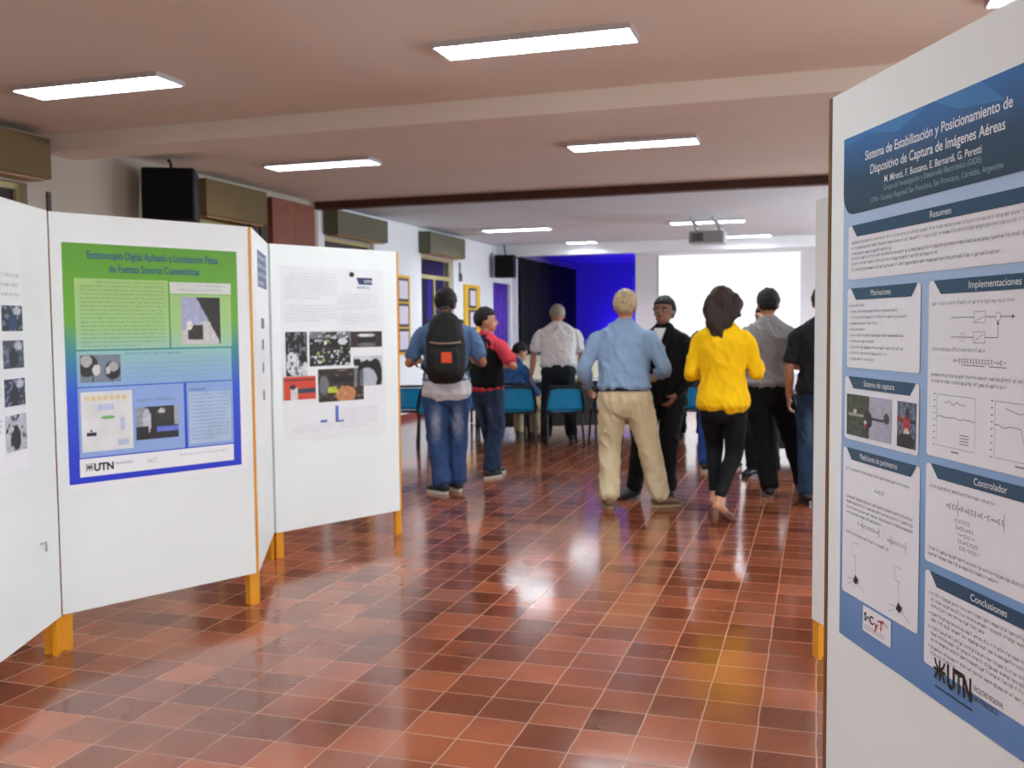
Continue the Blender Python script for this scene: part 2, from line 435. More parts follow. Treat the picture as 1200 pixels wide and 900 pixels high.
# roller-shutter boxes above the windows
def shutter_box(y0, y1, z0, z1, m, label):
    r = thing('shutter_box', label, 'shutter box', (XL, (y0+y1)/2, z0), 0, 'shutter boxes over the windows')
    h = z1-z0; w_ = (y1-y0)/2
    obj('box_body', bx(bmesh.new(), 0, 0.22, -w_, w_, 0, h, 0.008), m, r)
    bm = bmesh.new(); bx(bm, 0.03, 0.19, -w_+.05, w_-.05, -0.018, 0)
    obj('bottom_rail', bm, mat('rail_wood', rgb(150, 110, 60), 0.4), r)
    return r
shutter_box(4.75, 6.8, 2.79, 3.13, M_box, 'olive roller shutter box cut by the left edge of the photo')
shutter_box(9.0, 10.2, 2.73, 3.12, M_box, 'olive roller shutter box right beside the nearer black loudspeaker')
shutter_box(11.98, 13.6, 2.79, 3.12, M_boxg, 'grey-green roller shutter box just behind the folded wooden partition')
shutter_box(15.3, 17.0, 2.77, 3.13, M_boxg, 'grey-green roller shutter box above the window between the two yellow notice boards')
# hanging strap beside two windows
for (y, z0, z1) in ((6.98, 2.3, 2.72), (17.25, 2.42, 2.72)):
    bm = bmesh.new(); bx(bm, XL, XL+0.02, y-.02, y+.02, z0+.08, z1); bx(bm, XL, XL+0.05, y-.04, y+.04, z0-.05, z0+.1, .01)
    tag(obj('shutter_strap', bm, mat('strap_grey', rgb(70, 66, 64), .7)), 'shutter strap on the wall just right of the %s' % ('leftmost olive shutter box' if y < 10 else 'last grey shutter box before the stage'), 'shutter strap')

# folding wooden partition stacked against the left wall
r = thing('folding_partition', 'folded reddish-brown wooden partition against the left wall, just before the dark ceiling track', 'partition', (XL, 10.65, 0))
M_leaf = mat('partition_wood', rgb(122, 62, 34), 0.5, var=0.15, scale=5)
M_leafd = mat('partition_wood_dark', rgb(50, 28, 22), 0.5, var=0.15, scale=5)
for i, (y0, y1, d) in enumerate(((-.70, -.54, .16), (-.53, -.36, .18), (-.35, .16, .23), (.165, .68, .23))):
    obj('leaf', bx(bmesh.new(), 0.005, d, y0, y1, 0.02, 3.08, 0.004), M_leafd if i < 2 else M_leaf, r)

# fluorescent ceiling lamps
M_lit_f = emit('lamp_diffuser_front', (0.88, 0.97, 1.0), LAMP_FRONT)
M_lit_b = emit('lamp_diffuser_back', (0.88, 0.97, 1.0), LAMP_BACK)
M_lf = mat('lamp_frame', rgb(200, 200, 205), 0.35, metal=0.6)
def troffer(x, y, lit, label, L=1.2):
    r = thing('ceiling_lamp', label, 'ceiling lamp', (x, y, CEIL), 0, 'fluorescent ceiling lamps')
    bm = bmesh.new(); a, b = L/2, 0.15; d = -0.035
    bx(bm, -a, a, -b, -b+.012, d, 0); bx(bm, -a, a, b-.012, b, d, 0); bx(bm, -a, -a+.012, -b+.012, b-.012, d, 0); bx(bm, a-.012, a, -b+.012, b-.012, d, 0)
    obj('frame', bm, M_lf, r)
    box('diffuser', lit, r, -a+.012, a-.012, -b+.012, b-.012, -0.012, -0.006)
    bm = bmesh.new(); n = int(L/0.075)
    for i in range(1, n): bx(bm, -a+L*i/n-.0015, -a+L*i/n+.0015, -b+.012, b-.012, -0.033, -0.014)
    for yy in (-0.045, 0.045): bx(bm, -a+.012, a-.012, yy-.002, yy+.002, -0.034, -0.013)
    obj('louvre', bm, M_lf, r)
    return r
for (x, y, lit, lab, L) in (
    (-1.61, 5.63, M_lit_f, 'big ceiling lamp at the top centre of the photo, nearest and widest in view', 1.2),
    (-4.75, 5.63, M_lit_f, 'ceiling lamp at the upper left of the photo, above the left-hand display panels', 1.2),
    (1.43, 5.63, M_lit_f, 'ceiling lamp whose tip shows above the big blue poster panel at the right edge', 1.2),
    (-1.64, 9.0, M_lit_f, 'ceiling lamp in front of the dark wooden track, straight above the man in khaki trousers', 1.2),
    (-4.85, 9.0, M_lit_f, 'ceiling lamp in front of the dark wooden track, beyond the loudspeaker on the left', 1.2),
    (1.43, 9.0, M_lit_f, 'ceiling lamp hidden behind the right-hand panel, before the wooden track', 1.2),
    (-4.96, 16.1, M_lit_b, 'thin bright ceiling lamp in the back hall, left of the projector', 1.2),
    (-1.72, 16.1, M_lit_b, 'ceiling lamp in the back hall directly over the projector', 1.2),
    (-4.5, 19.0, M_lit_b, 'short ceiling lamp just before the stage beam, farthest lamp on the left', 0.6),
    (-1.28, 18.9, M_lit_b, 'ceiling lamp in front of the projection screen, just right of the projector', 0.9),
    (1.6, 16.1, M_lit_b, 'back hall ceiling lamp hidden behind the right-hand panels', 1.2)):
    troffer(x, y, lit, lab, L)
for (x, y) in ((-4.75, 2.25), (-1.61, 2.25), (1.43, 2.25), (-4.75, -1.1), (-1.61, -1.1), (1.43, -1.1)):
    troffer(x, y, M_lit_f, 'ceiling lamp of the rows over and behind the camera, out of view')

# loudspeakers on wall brackets
def loudspeaker(x, y, z, rz, w_, d_, h_, label, tilt=0.0):
    r = thing('loudspeaker', label, 'loudspeaker', (x, y, z), rz)
    r.rotation_euler = (tilt, 0, rz)
    obj('cabinet', bx(bmesh.new(), -w_/2, w_/2, 0, d_, 0, h_, 0.02), M_black, r)
    obj('grille', bx(bmesh.new(), -w_/2+.02, w_/2-.02, -0.012, -0.001, 0.02, h_-.02, 0.004), mat('speaker_grille', (0.005, 0.005, 0.006), .95, spec=.2, bump=.5, bscale=400), r)
    bm = bmesh.new(); tube(bm, [(0, d_*.6, h_-.01), (0, d_*.6, h_+.07), (-.02, d_*.6+.02, h_+.12), (-.03, d_*.6+.03, CEIL-z-.005)], .014)
    obj('bracket', bm, M_black, r); return r
loudspeaker(-6.0, 8.04, 2.56, R(28), 0.5, 0.34, 0.52, 'black loudspeaker high on the wall behind the green poster panel', R(-4))
loudspeaker(-6.12, 19.0, 2.52, R(10), 0.42, 0.3, 0.46, 'black loudspeaker high in the back hall left corner beside the black stage curtain')

# stage curtain, black, along the left side of the stage
bm = bmesh.new(); n = 150; pv = None
for i in range(n+1):
    y = 20.75+5.3*i/n; x = XL+0.12+0.045*math.sin(i*0.62)+0.02*math.sin(i*0.23+1)
    c = [bm.verts.new((x, y, 0.87)), bm.verts.new((x, y, 3.05)), bm.verts.new((x-.012, y, 3.05)), bm.verts.new((x-.012, y, .87))]
    if pv:
        for q in range(4): bm.faces.new((pv[q], c[q], c[(q+1) % 4], pv[(q+1) % 4]))
    pv = c
tag(obj('stage_curtain', bm, mat('black_velvet', (0.006, 0.005, 0.009), .95), None, True), 'tall black curtain hanging along the left side of the blue-lit stage', 'curtain')
# grille panel on the blue stage wall
bm = bmesh.new()
for i in range(5): bx(bm, -4.75, -3.9, 26.16, 26.195, 1.95+.22*i, 2.0+.22*i)
bx(bm, -4.78, -4.73, 26.15, 26.195, 1.9, 2.9)
tag(obj('wall_shelf_rack', bm, mat('pale_violet_paint', rgb(150, 150, 230), .7)), 'pale slatted rack on the blue stage wall beside the screen wall', 'rack')
# blue stage lamps: two LED batten lights standing on the stage floor
M_blit = emit('blue_led', (0.10, 0.03, 1.0), STAGE_BLUE)
def batten(x, y, label, z=.86):
    r = thing('stage_light', label, 'stage light', (x, y, z), 0, 'blue stage lights')
    obj('housing', bx(bmesh.new(), -.5, .5, -.06, .06, 0.0, .1, .01), M_black, r)
    box('led_strip', M_blit, r, -.48, .48, -.035, .035, .101, .106)
batten(-4.75, 25.75, 'blue LED batten light on the stage floor at the foot of the back wall')
r = thing('stage_light', 'upright blue LED bar light behind the left edge of the screen wall', 'stage light', (XS-.07, 22.6, .86), 0, 'blue stage lights')
obj('housing', bx(bmesh.new(), -.03, .03, 0, .06, 0, 1.9, .005), M_black, r); box('led_strip', M_blit, r, -.025, .025, .061, .066, .1, 1.85)
tag(obj('security_camera', ell(bx(bmesh.new(), -5.32, -5.26, 20.0, 20.08, 3.12, 3.2), (-5.29, 20.04, 3.09), (.05, .05, .05)), mat('white_plastic', rgb(225, 225, 230), .4), None, True), 'tiny white dome sensor under the ceiling in front of the stage', 'sensor')

# projection screen
r = thing('projection_screen', 'large bright white projection screen on the back wall', 'projection screen', (-1.83, YB-.012, .48))
M_scr = emit('projected_light', (0.90, 0.965, 1.0), SCREEN)
box('screen_surface', M_scr, r, -1.48, 1.48, -0.006, 0, 0, 2.54)
bm = bmesh.new(); bx(bm, -1.5, -1.48, -.012, .01, 0, 2.54); bx(bm, 1.48, 1.5, -.012, .01, 0, 2.54); bx(bm, -1.5, 1.5, -.012, .01, -.03, 0)
obj('screen_border', bm, mat('screen_border', rgb(215, 218, 225), .5), r)
M_st = emit('projected_grey', (0.80, 0.90, 0.97), SCREEN*0.93)
bm = bmesh.new(); rng = random.Random(4)
for i, (zz, x0, x1) in enumerate(((2.3, -.7, .1), (2.2, .05, .75), (1.25, -1.2, -.5), (1.33, -.2, .7), (1.5, -.3, .2))):
    x = x0
    while x < x1: L_ = rng.uniform(.05, .14); quad(bm, x, x+L_, zz, zz+.045, -.0075); x += L_+.03
tag(obj('slide_text', bm, M_st, r), kind='stuff')

# projector hanging in the back hall
r = thing('projector', 'grey video projector hanging from the ceiling of the back hall', 'projector', (-1.63, 15.35, CEIL))
obj('projector_body', bx(bmesh.new(), -.27, .27, -.2, .25, -.44, -.25, .025), mat('projector_grey', rgb(150, 152, 155), .4), r)
M_chr = mat('chrome', rgb(215, 218, 222), .12, metal=1.0, var=.02)
for s in (-1, 1):
    bm = bmesh.new(); sloft(bm, [(s*.17-.1, .05, 0), (s*.17-.09, -.02, -.07), (s*.17, -.1, -.16), (s*.19+.02, -.1, -.25)], [.016, .02, .032, .026], n=10)
    obj('mounting_arm', bm, M_chr, r, True)
bm = bmesh.new(); loft(bm, [(.1, .26, -.35), (.1, .31, -.35)], [.05, .045], n=20); obj('lens', bm, M_black, r, True)
bm = bmesh.new()
for i in range(6): bx(bm, -.22, -.05, -.206, -.2, -.4+.02*i, -.39+.02*i)
obj('vent_grille', bm, M_black, r)

# yellow notice boards with small framed sheets on the back hall's left wall
M_yel = mat('yellow_board', rgb(222, 178, 40), .6, var=.05); M_dk = mat('dark_frame', rgb(60, 56, 60), .5); M_sheet = mat('sheet_paper', rgb(215, 208, 225), .7, var=.04)
def notice_board(y0, y1, z0, z1, pics, label):
    r = thing('notice_board', label, 'notice board', (XL, y0, z0))
    obj('backing_board', bx(bmesh.new(), 0, .03, 0, y1-y0, 0, z1-z0, .006), M_yel, r)
    for (a, b, c, d) in pics:
        q = obj('picture_frame', bx(bmesh.new(), .031, .045, a, b, c, d, .003), M_dk, r)
        box('picture_sheet', M_sheet, q, .0452, .047, a+.045, b-.045, c+.045, d-.045)
notice_board(13.2, 14.85, 1.06, 2.36, [(a, a+.44, c, c+.38) for a in (.08, .6, 1.12) for c in (.05, .46, .87)], 'wide yellow notice board, half hidden behind the right end of the left panels')
notice_board(17.45, 18.35, 1.06, 2.33, [(.22, .62, .82, 1.2), (.22, .62, .4, .78)], 'narrow yellow-orange notice board with a framed sheet, left of the violet curtained window')
# ================================================================ DISPLAY PANELS AND POSTERS
M_pan = mat('panel_white', rgb(234, 241, 242), .5, var=.02, scale=2)
M_yedge = mat('yellow_painted_wood', rgb(222, 150, 28), .45, var=.08, scale=8)
M_bedge = mat('varnished_wood_edge', rgb(112, 74, 34), .5, var=.15, scale=8)
ZB, ZT, PW = 0.172, 2.049, 1.035
M_paper = mat('poster_paper', rgb(238, 241, 246), .4, var=.015, scale=3)
M_white = mat('print_white', rgb(232, 236, 244), .4, var=.01)
M_ink = mat('print_dark_grey', rgb(116, 118, 128), .5)
M_inkl = mat('print_light_grey', rgb(165, 167, 175), .5)
M_teal = mat('print_dark_teal', rgb(24, 72, 104), .4, var=.06, scale=4)
M_textw = mat('print_text_white', rgb(236, 242, 246), .4)
M_textg = mat('print_text_pale', rgb(150, 178, 190), .4)
M_blk = mat('print_black', rgb(26, 26, 30), .5)
M_ptxt = mat('print_blue_text', rgb(28, 72, 128), .45)

def panel(label, ax, ay, dx, dy, edge=M_yedge, zt=ZT, group='white display panels', strips='LR'):
    """board running from (ax,ay) along (dx,dy); local +x reads left to right, local -y is its front"""
    r = thing('display_panel', label, 'display panel', (ax, ay, 0), math.atan2(dy, dx), group)
    box('board', M_pan, r, .004 if 'L' in strips else -.003 if 'D' in strips else -.012, PW-.004 if 'R' in strips else PW+.012, 0.0, .026, ZB, zt, .001)
    if 'L' in strips: obj('edge_strip', bx(bmesh.new(), -.012, .0035, -.002, .03, ZB-.002, zt, .001), edge, r)
    if 'D' in strips: obj('edge_strip', bx(bmesh.new(), -.012, -.0035, -.0015, .026, ZB, zt), M_bedge, r)  # dark strip put in place of the shaded gap between two boards
    if 'R' in strips: obj('edge_strip', bx(bmesh.new(), PW-.0035, PW+.012, -.002, .03, ZB-.002, zt, .001), edge, r)
    for x0 in (-.012, PW-.043):
        bm = bmesh.new(); bx(bm, x0, x0+.055, 0.004, .024, 0, ZB-.0025, .001); bx(bm, x0 if x0 < .5 else x0+.035, x0+.02 if x0 < .5 else x0+.055, .0245, .075, 0, ZB-.0025, .001)
        obj('leg', bm, edge if edge is M_yedge else M_yedge, r)
    return r
def poster(label, pan, cat='poster', name='research_poster'):
    r = thing(name, label, cat, pan.location, pan.rotation_euler[2]); return r

def unit(dx, dy):
    l = math.hypot(dx, dy); return dx/l, dy/l
A_, B_, C_, D_ = (-3.361, 3.64), (-2.908, 4.57), (-3.378, 5.503), (-2.922, 6.432)
u1 = unit(-.369, .929)
p1 = panel('white display panel cut by the left edge of the photo, nearest of the left row', A_[0]-u1[0]*1.07, A_[1]-u1[1]*1.07, *u1, strips='L')
p2 = panel('white display panel carrying the green and blue poster', A_[0], A_[1], *unit(B_[0]-A_[0], B_[1]-A_[1]), strips='RD')
u3 = unit(C_[0]-B_[0], C_[1]-B_[1])
p3 = panel('white display panel seen almost edge-on, right beside the green poster panel', B_[0]+u3[0]*.03+.012, B_[1]+u3[1]*.03, *u3, strips='')
u4 = unit(D_[0]-C_[0], D_[1]-C_[1])
p4 = panel('white display panel at the far right end of the left row', C_[0]+.03, C_[1]+.02, *u4, strips='R')
uF = (0.39999, -0.91652)
p5 = panel('large white display panel at the right edge of the photo, holding the big blue poster', 0.029, 2.521, *uF, edge=M_bedge)
uE = unit(.45, -.893)
p6 = panel('white display panel seen as a thin strip behind the big blue poster panel', -0.006, 4.514, *uE, strips='')
Y0 = -0.0012

# ---------------- the big blue poster
po = poster('big light blue research poster with a dark teal title band, on the right-hand panel', p5)
M_pb = ramp_mat('poster_blue_print', [(0, rgb(74, 126, 188)), (.35, rgb(126, 166, 212)), (1, rgb(178, 202, 232))], 'Z', .75, 1.94, .35, .12)
bm = bmesh.new(); nx = 30; pr = None
for i in range(nx+1):                                 # slightly wavy sheet edge, real thickness
    x = .076+.845*i/nx; y = Y0-.0008+.0004*math.sin(i*.7)
    c = [bm.verts.new((x, y, .752)), bm.verts.new((x, y, 1.934)), bm.verts.new((x, Y0+.001, 1.934)), bm.verts.new((x, Y0+.001, .752))]
    if pr:
        for q in range(4): bm.faces.new((pr[q], c[q], c[(q+1) % 4], pr[(q+1) % 4]))
    else: bm.faces.new(c)
    pr = c
bm.faces.new(pr)
obj('sheet', bm, M_pb, po)
yA, yB, yC = Y0-.002, Y0-.003, Y0-.004
# title band: rounded lower corners, brighter blue flash along its top
bm = bmesh.new(); pts = [(.077, 1.934), (.077, 1.81)]
for k in range(7): a = R(180+15*k); pts.append((.127+.05*math.cos(a), 1.805+.05*math.sin(a)))
for k in range(7): a = R(270+15*k); pts.append((.83+.05*math.cos(a), 1.805+.05*math.sin(a)))
pts += [(.921, 1.87), (.921, 1.934)]
poly(bm, pts, yA)
band = obj('title_band', bm, ramp_mat('title_band_print', [(0, rgb(20, 58, 78)), (.55, rgb(22, 68, 100)), (1, rgb(30, 104, 172))], 'Z', 1.755, 1.945, .35, .25), po)
M_flash = mat('print_bright_blue', rgb(48, 124, 188), .35, var=.1, scale=6)
bm = bmesh.new(); poly(bm, [(.077, 1.933), (.077, 1.915), (.2, 1.925), (.33, 1.905), (.45, 1.933)], yA-.0004); obj('light_flash', bm, M_flash, band)
bm = bmesh.new(); poly(bm, [(.47, 1.933), (.56, 1.9), (.7, 1.885), (.63, 1.933)], yA-.0004); obj('light_flash', bm, M_flash, band)
bm = bmesh.new()
poly(bm, [(.845, 1.756), (.875, 1.80), (.905, 1.86), (.921, 1.9), (.921, 1.84), (.9, 1.79), (.875, 1.756)], yA-.0004)
obj('light_flash', bm, M_flash, band)
text_obj('title_text', 'Sistema de Estabilización y Posicionamiento de', M_textw, po, .186, 1.868, .537, .0265, y=yB, height_scale=1.1, bold=.012)
text_obj('title_text', 'Dispositivo de Captura de Imágenes Aéreas', M_textw, po, .211, 1.834, .492, .0265, y=yB, height_scale=1.1, bold=.012)
text_obj('author_text', 'M. Miretti, F. Bussano, E. Bernardi, G. Peretti', M_textw, po, .276, 1.806, .358, .019, y=yB, height_scale=1.1, bold=.008)
text_obj('author_text', 'Grupo de Investigación y Desarrollo Electrónico (GIDE)', M_textg, po, .274, 1.789, .36, .015, y=yB, height_scale=1.1)
text_obj('author_text', 'UTN - Facultad Regional San Francisco, San Francisco, Córdoba, Argentina', M_textg, po, .215, 1.769, .485, .015, y=yB, height_scale=1.1)
rng = random.Random(11)
def section(x0, x1, z1, z0, head, hw, bar=.026, ymul=0):
    t = flat('text_panel', M_white, po, x0, x1, z0, z1, yA, bevel=.008)
    bm = bmesh.new(); ctr = (x0+x1)/2; poly(bm, [(x0+.018, z1+.001), (x1-.012, z1+.001), (x1-.035, z1-bar), (x0+.045, z1-bar)], yB)
    obj('heading_band', bm, M_teal, t)
    text_obj('heading_text', head, M_textw, t, ctr, z1-bar+.0075, hw, .019, 'CENTER', y=yC)
    return t
t = section(.105, .90, 1.727, 1.603, 'Resumen', .075)
body_text('body_text', M_ink, t, rng, .125, .86, 1.69, 3, .0125, .0052, yB, 0, .25)
body_text('body_text', M_ink, t, rng, .125, .86, 1.654, 2, .0125, .0052, yB, 0, .5)
body_text('body_text', M_ink, t, rng, .125, .70, 1.628, 1, .0125, .0052, yB, 0, 1)
t = section(.104, .432, 1.582, 1.399, 'Motivaciones', .09)
z = 1.545
for n_, l_ in ((1, .25), (1, .75), (1, .88), (1, .45), (1, .25), (1, .85), (1, .4), (1, .85), (1, .6), (1, .4)):
    body_text('body_text', M_ink, t, rng, .125 if l_ > .3 else .112, .125+.29*l_, z, 1, .01, .0045, yB, 0, 1, (0,) if l_ > .3 else ()); z -= .0137
t = section(.096, .432, 1.377, 1.230, 'Sistema de captura', .14)
photo('printed_photo', t, .108, .321, 1.241, 1.337, yB, rgb(168, 170, 190), [('r', 0, 0, .52, 1, rgb(70, 84, 64)), ('s', 14, .1, rgb(52, 60, 48)), ('l', 1, 0, .52, rgb(172, 172, 192)), ('r', .05, .5, .42, .55, rgb(170, 165, 150)), ('r', .5, .46, .95, .52, rgb(48, 40, 40)), ('e', .5, .45, .1, .2, rgb(44, 44, 46)), ('e', .47, .3, .05, .2, rgb(40, 40, 44)), ('e', .9, .55, .06, .12, rgb(58, 52, 52)), ('e', .2, .6, .05, .05, rgb(210, 200, 190)), ('e', .44, .38, .03, .04, rgb(220, 214, 214)), ('e', .44, .28, .02, .05, rgb(200, 60, 50))], 60, 32, 3)
photo('printed_photo', t, .346, .423, 1.241, 1.337, yB, rgb(110, 130, 155), [('s', 8, .0, rgb(80, 86, 96)), ('r', 0, .55, 1, .62, rgb(54, 46, 46)), ('e', .5, .5, .2, .22, rgb(180, 44, 44)), ('e', .5, .32, .14, .12, rgb(214, 200, 196)), ('e', .45, .12, .5, .2, rgb(36, 36, 38)), ('e', .55, .75, .12, .14, rgb(46, 46, 50)), ('e', .1, .62, .12, .08, rgb(150, 30, 30))], 30, 34, 5)
t = section(.091, .44, 1.209, .862, 'Mediciones de parámetros', .17)
body_text('body_text', M_ink, t, rng, .108, .40, 1.163, 1, .012, .005, yB, 0, 1)
body_text('body_text', M_ink, t, rng, .112, .42, 1.097, 4, .0125, .005, yB, 0, .55)
body_text('body_text', M_ink, t, rng, .112, .34, 1.012, 1, .0125, .005, yB, 0, .9)
bm = bmesh.new()
for (cx, cz) in ((.165, .905), (.365, .897)):         # two axis sketches with a dark knot
    segm(bm, (cx, cz), (cx-.005, cz+.055), .001, yB); segm(bm, (cx, cz), (cx-.04, cz-.004), .001, yB); segm(bm, (cx, cz), (cx+.045, cz-.022), .001, yB)
    segm(bm, (cx-.02, cz+.055), (cx-.02, cz+.085), .0007, yB); segm(bm, (cx-.02, cz+.085), (cx+.01, cz+.085), .0007, yB); segm(bm, (cx-.02, cz+.055), (cx+.006, cz+.055), .0007, yB)
    segm(bm, (cx-.045, cz-.02), (cx-.02, cz-.01), .0008, yB)
obj('sketch_lines', bm, M_ink, t)
for (cx, cz) in ((.165, .905), (.365, .897)):
    bm = bmesh.new(); poly(bm, [(cx-.012, cz-.006), (cx+.002, cz-.011), (cx+.013, cz+.003), (cx-.002, cz+.011)], yC); obj('sketch_block', bm, M_blk, t)
def formula(parent, x0, x1, z, h, bracket=True, name='formula'):
    bm = bmesh.new(); x = x0
    while x < x1:
        k = rng.random()
        if k < .2: quad(bm, x, x+h, z+h*.45, z+h*.6, yB); quad(bm, x, x+h, z+h*.15, z+h*.28, yB) if k < .1 else None
        elif k < .3: segm(bm, (x, z), (x+h*.6, z+h), h*.14, yB); segm(bm, (x, z+h), (x+h*.6, z), h*.14, yB)
        else: quad(bm, x, x+h*.16, z, z+h, yB, h*.15); quad(bm, x, x+h*.6, z+h*.8, z+h*.96, yB, h*.1); quad(bm, x+h*.4, x+h*.55, z-.3*h, z+h*.4, yB)
        x += h*1.15
    if bracket:
        quad(bm, x0+(x1-x0)*.22, x0+(x1-x0)*.22+.0012, z-h*1.4, z+h*2.2, yB); quad(bm, x1+.002, x1+.0034, z-h*1.4, z+h*2.2, yB)
    return obj(name, bm, M_ink, parent)
formula(t, .25, .29, 1.124, .008, False); formula(t, .17, .27, 1.035, .0065); formula(t, .31, .385, 1.028, .0065)
t = section(.463, .90, 1.583, 1.238, 'Implementaciones', .155)
body_text('body_text', M_ink, t, rng, .478, .74, 1.541, 1, .012, .005, yB, 0, 1)
bm = bmesh.new(); e = yB                               # block diagram: two branches into a sum
for z in (1.511, 1.474):
    segm(bm, (.545, z), (.62, z), .0012, e)
segm(bm, (.655, 1.511), (.685, 1.511), .0012, e); segm(bm, (.70, 1.511), (.74, 1.511), .0015, e); poly(bm, [(.733, 1.507), (.742, 1.511), (.733, 1.515)], e)
segm(bm, (.655, 1.474), (.693, 1.474), .0012, e); segm(bm, (.693, 1.474), (.693, 1.503), .0012, e); poly(bm, [(.689, 1.497), (.693, 1.505), (.697, 1.497)], e)
for z in (1.511, 1.474):
    for a, b in (((.62, z-.01), (.655, z-.01)), ((.62, z+.01), (.655, z+.01)), ((.62, z-.01), (.62, z+.01)), ((.655, z-.01), (.655, z+.01)), ((.625, z-.007), (.65, z+.007) if z < 1.5 else (.65, z))): segm(bm, a, b, .0008, e)
for k in range(12): a, b = 2*PI*k/12, 2*PI*(k+1)/12; segm(bm, (.693+.008*math.cos(a), 1.511+.008*math.sin(a)), (.693+.008*math.cos(b), 1.511+.008*math.sin(b)), .0008, e)
for k in range(12): a, b = 2*PI*k/12, 2*PI*(k+1)/12; segm(bm, (.583+.008*math.cos(a), 1.474+.008*math.sin(a)), (.583+.008*math.cos(b), 1.474+.008*math.sin(b)), .0008, e)
obj('block_diagram', bm, M_ink, t)
body_text('body_text', M_ink, t, rng, .478, .66, 1.452, 1, .012, .005, yB, 0, 1)
f = formula(t, .555, .72, 1.426, .008, False)
bm = bmesh.new(); quad(bm, .585, .655, 1.421, 1.4222, yB); quad(bm, .67, .72, 1.421, 1.4222, yB); obj('underline', bm, M_ink, t)
body_text('body_text', M_ink, t, rng, .478, .87, 1.402, 2, .0125, .005, yB, 0, .62)
def graph(parent, x0, x1, z0, z1, seed):
    bm = bmesh.new(); r2 = random.Random(seed); e = yB; w_ = .0007
    for a, b in (((x0, z0), (x1, z0)), ((x0, z1), (x1, z1)), ((x0, z0), (x0, z1)), ((x1, z0), (x1, z1))): segm(bm, a, b, w_, e)
    for k in range(9): z = z0+(z1-z0)*k/8; quad(bm, x0-.012, x0-.006, z-.001, z+.001, e)
    pts = [(x0+(x1-x0)*k/14, z0+(z1-z0)*(.55+.04*r2.random()+(.32 if seed == 2 and k == 9 else -.3 if seed == 2 and k == 8 else 0))) for k in range(15)]
    for a, b in zip(pts, pts[1:]): segm(bm, a, b, .0012, e)
    pts = [(x0+(x1-x0)*k/20, z0+(z1-z0)*(.82+.07*r2.random())) for k in range(4, 16)]
    for a, b in zip(pts, pts[1:]): segm(bm, a, b, .001, e)
    for k in range(4): quad(bm, x0+(x1-x0)*.62, x0+(x1-x0)*.85, z0+(z1-z0)*(.1+.055*k), z0+(z1-z0)*(.115+.055*k), e)
    quad(bm, x0+(x1-x0)*.4, x0+(x1-x0)*.6, z0-.009, z0-.0065, e)
    return obj('graph', bm, M_ink, parent)
graph(t, .50, .63, 1.262, 1.362, 1); graph(t, .69, .84, 1.262, 1.362, 2)
t = section(.463, .90, 1.222, 1.024, 'Controlador', .10)
body_text('body_text', M_ink, t, rng, .478, .70, 1.181, 1, .012, .005, yB, 0, 1)
formula(t, .54, .72, 1.146, .009)
for k in range(5): formula(t, .57+.004*k, .62+.008*k, 1.123-.0125*k, .0065, False)
body_text('body_text', M_ink, t, rng, .478, .86, 1.056, 2, .012, .005, yB, 0, .62)
t = section(.466, .90, 1.006, .815, 'Conclusiones', .11)
body_text('body_text', M_ink, t, rng, .492, .86, .966, 3, .0122, .0052, yB, 0, .5, (0,))
body_text('body_text', M_ink, t, rng, .492, .86, .926, 2, .0122, .0052, yB, 0, .8, (0,))
body_text('body_text', M_ink, t, rng, .492, .86, .898, 3, .0122, .0052, yB, 0, .9, (0,))
body_text('body_text', M_ink, t, rng, .492, .80, .858, 2, .0122, .0052, yB, 0, .3, (0,))
lg = flat('logo_label', M_white, po, .200, .330, .797, .856, yA, bevel=.004)
text_obj('logo_text', 'SeC', M_blk, lg, .208, .824, .045, .026, y=yB, bold=.03)
text_obj('logo_text', 'y', mat('print_red', rgb(196, 52, 40), .5), lg, .256, .818, .018, .03, y=yB, bold=.02)
text_obj('logo_text', 'T', mat('print_red', rgb(196, 52, 40), .5), lg, .276, .822, .022, .03, y=yB, bold=.02)
bm = bmesh.new(); segm(bm, (.272, .838), (.296, .846), .002, yB); segm(bm, (.296, .846), (.32, .838), .002, yB); obj('logo_swash', bm, M_blk, lg)
bm = bmesh.new(); rr_ = random.Random(3)
for k in range(2):
    x = .21
    while x < .30: quad(bm, x, x+.004, .812-.006*k, .814-.006*k, yB); x += .0055
obj('small_print', bm, M_inkl, lg)
def utn_mark(parent, x, z, h, m, y):
    """the school's mark: a spider-like gear of bars beside the letters UTN"""
    bm = bmesh.new(); cx, cz = x+h*.5, z+h*.5
    quad(bm, cx-.06*h, cx+.06*h, z, z+h, y); quad(bm, x, x+h, cz-.07*h, cz+.07*h, y)
    for sx in (-1, 1):
        for sz in (-1, 1):
            pts = [(cx+sx*(.12*h+.38*h*math.sin(R(a))), cz+sz*(.5*h-.38*h*math.cos(R(a))+.0*h)) for a in (0, 30, 60, 90)]
            pts = [(cx+sx*.1*h, cz+sz*.1*h), (cx+sx*.3*h, cz+sz*.2*h), (cx+sx*.42*h, cz+sz*.48*h)]
            for a, b in zip(pts, pts[1:]): segm(bm, a, b, .13*h, y)
    obj('logo_symbol', bm, m, parent)
utn_mark(po, .505, .797, .042, M_blk, yB)
text_obj('logo_text', 'UTN', M_blk, po, .552, .797, .082, .055, y=yB, bold=.035, height_scale=1.1)
text_obj('logo_text', 'FACULTAD REGIONAL', M_blk, po, .642, .822, .09, .014, y=yB)
text_obj('logo_text', 'SAN FRANCISCO', M_blk, po, .642, .804, .075, .014, y=yB)
bm = bmesh.new(); quad(bm, .51, .64, .781, .784, yB); obj('logo_rule', bm, M_blk, po)

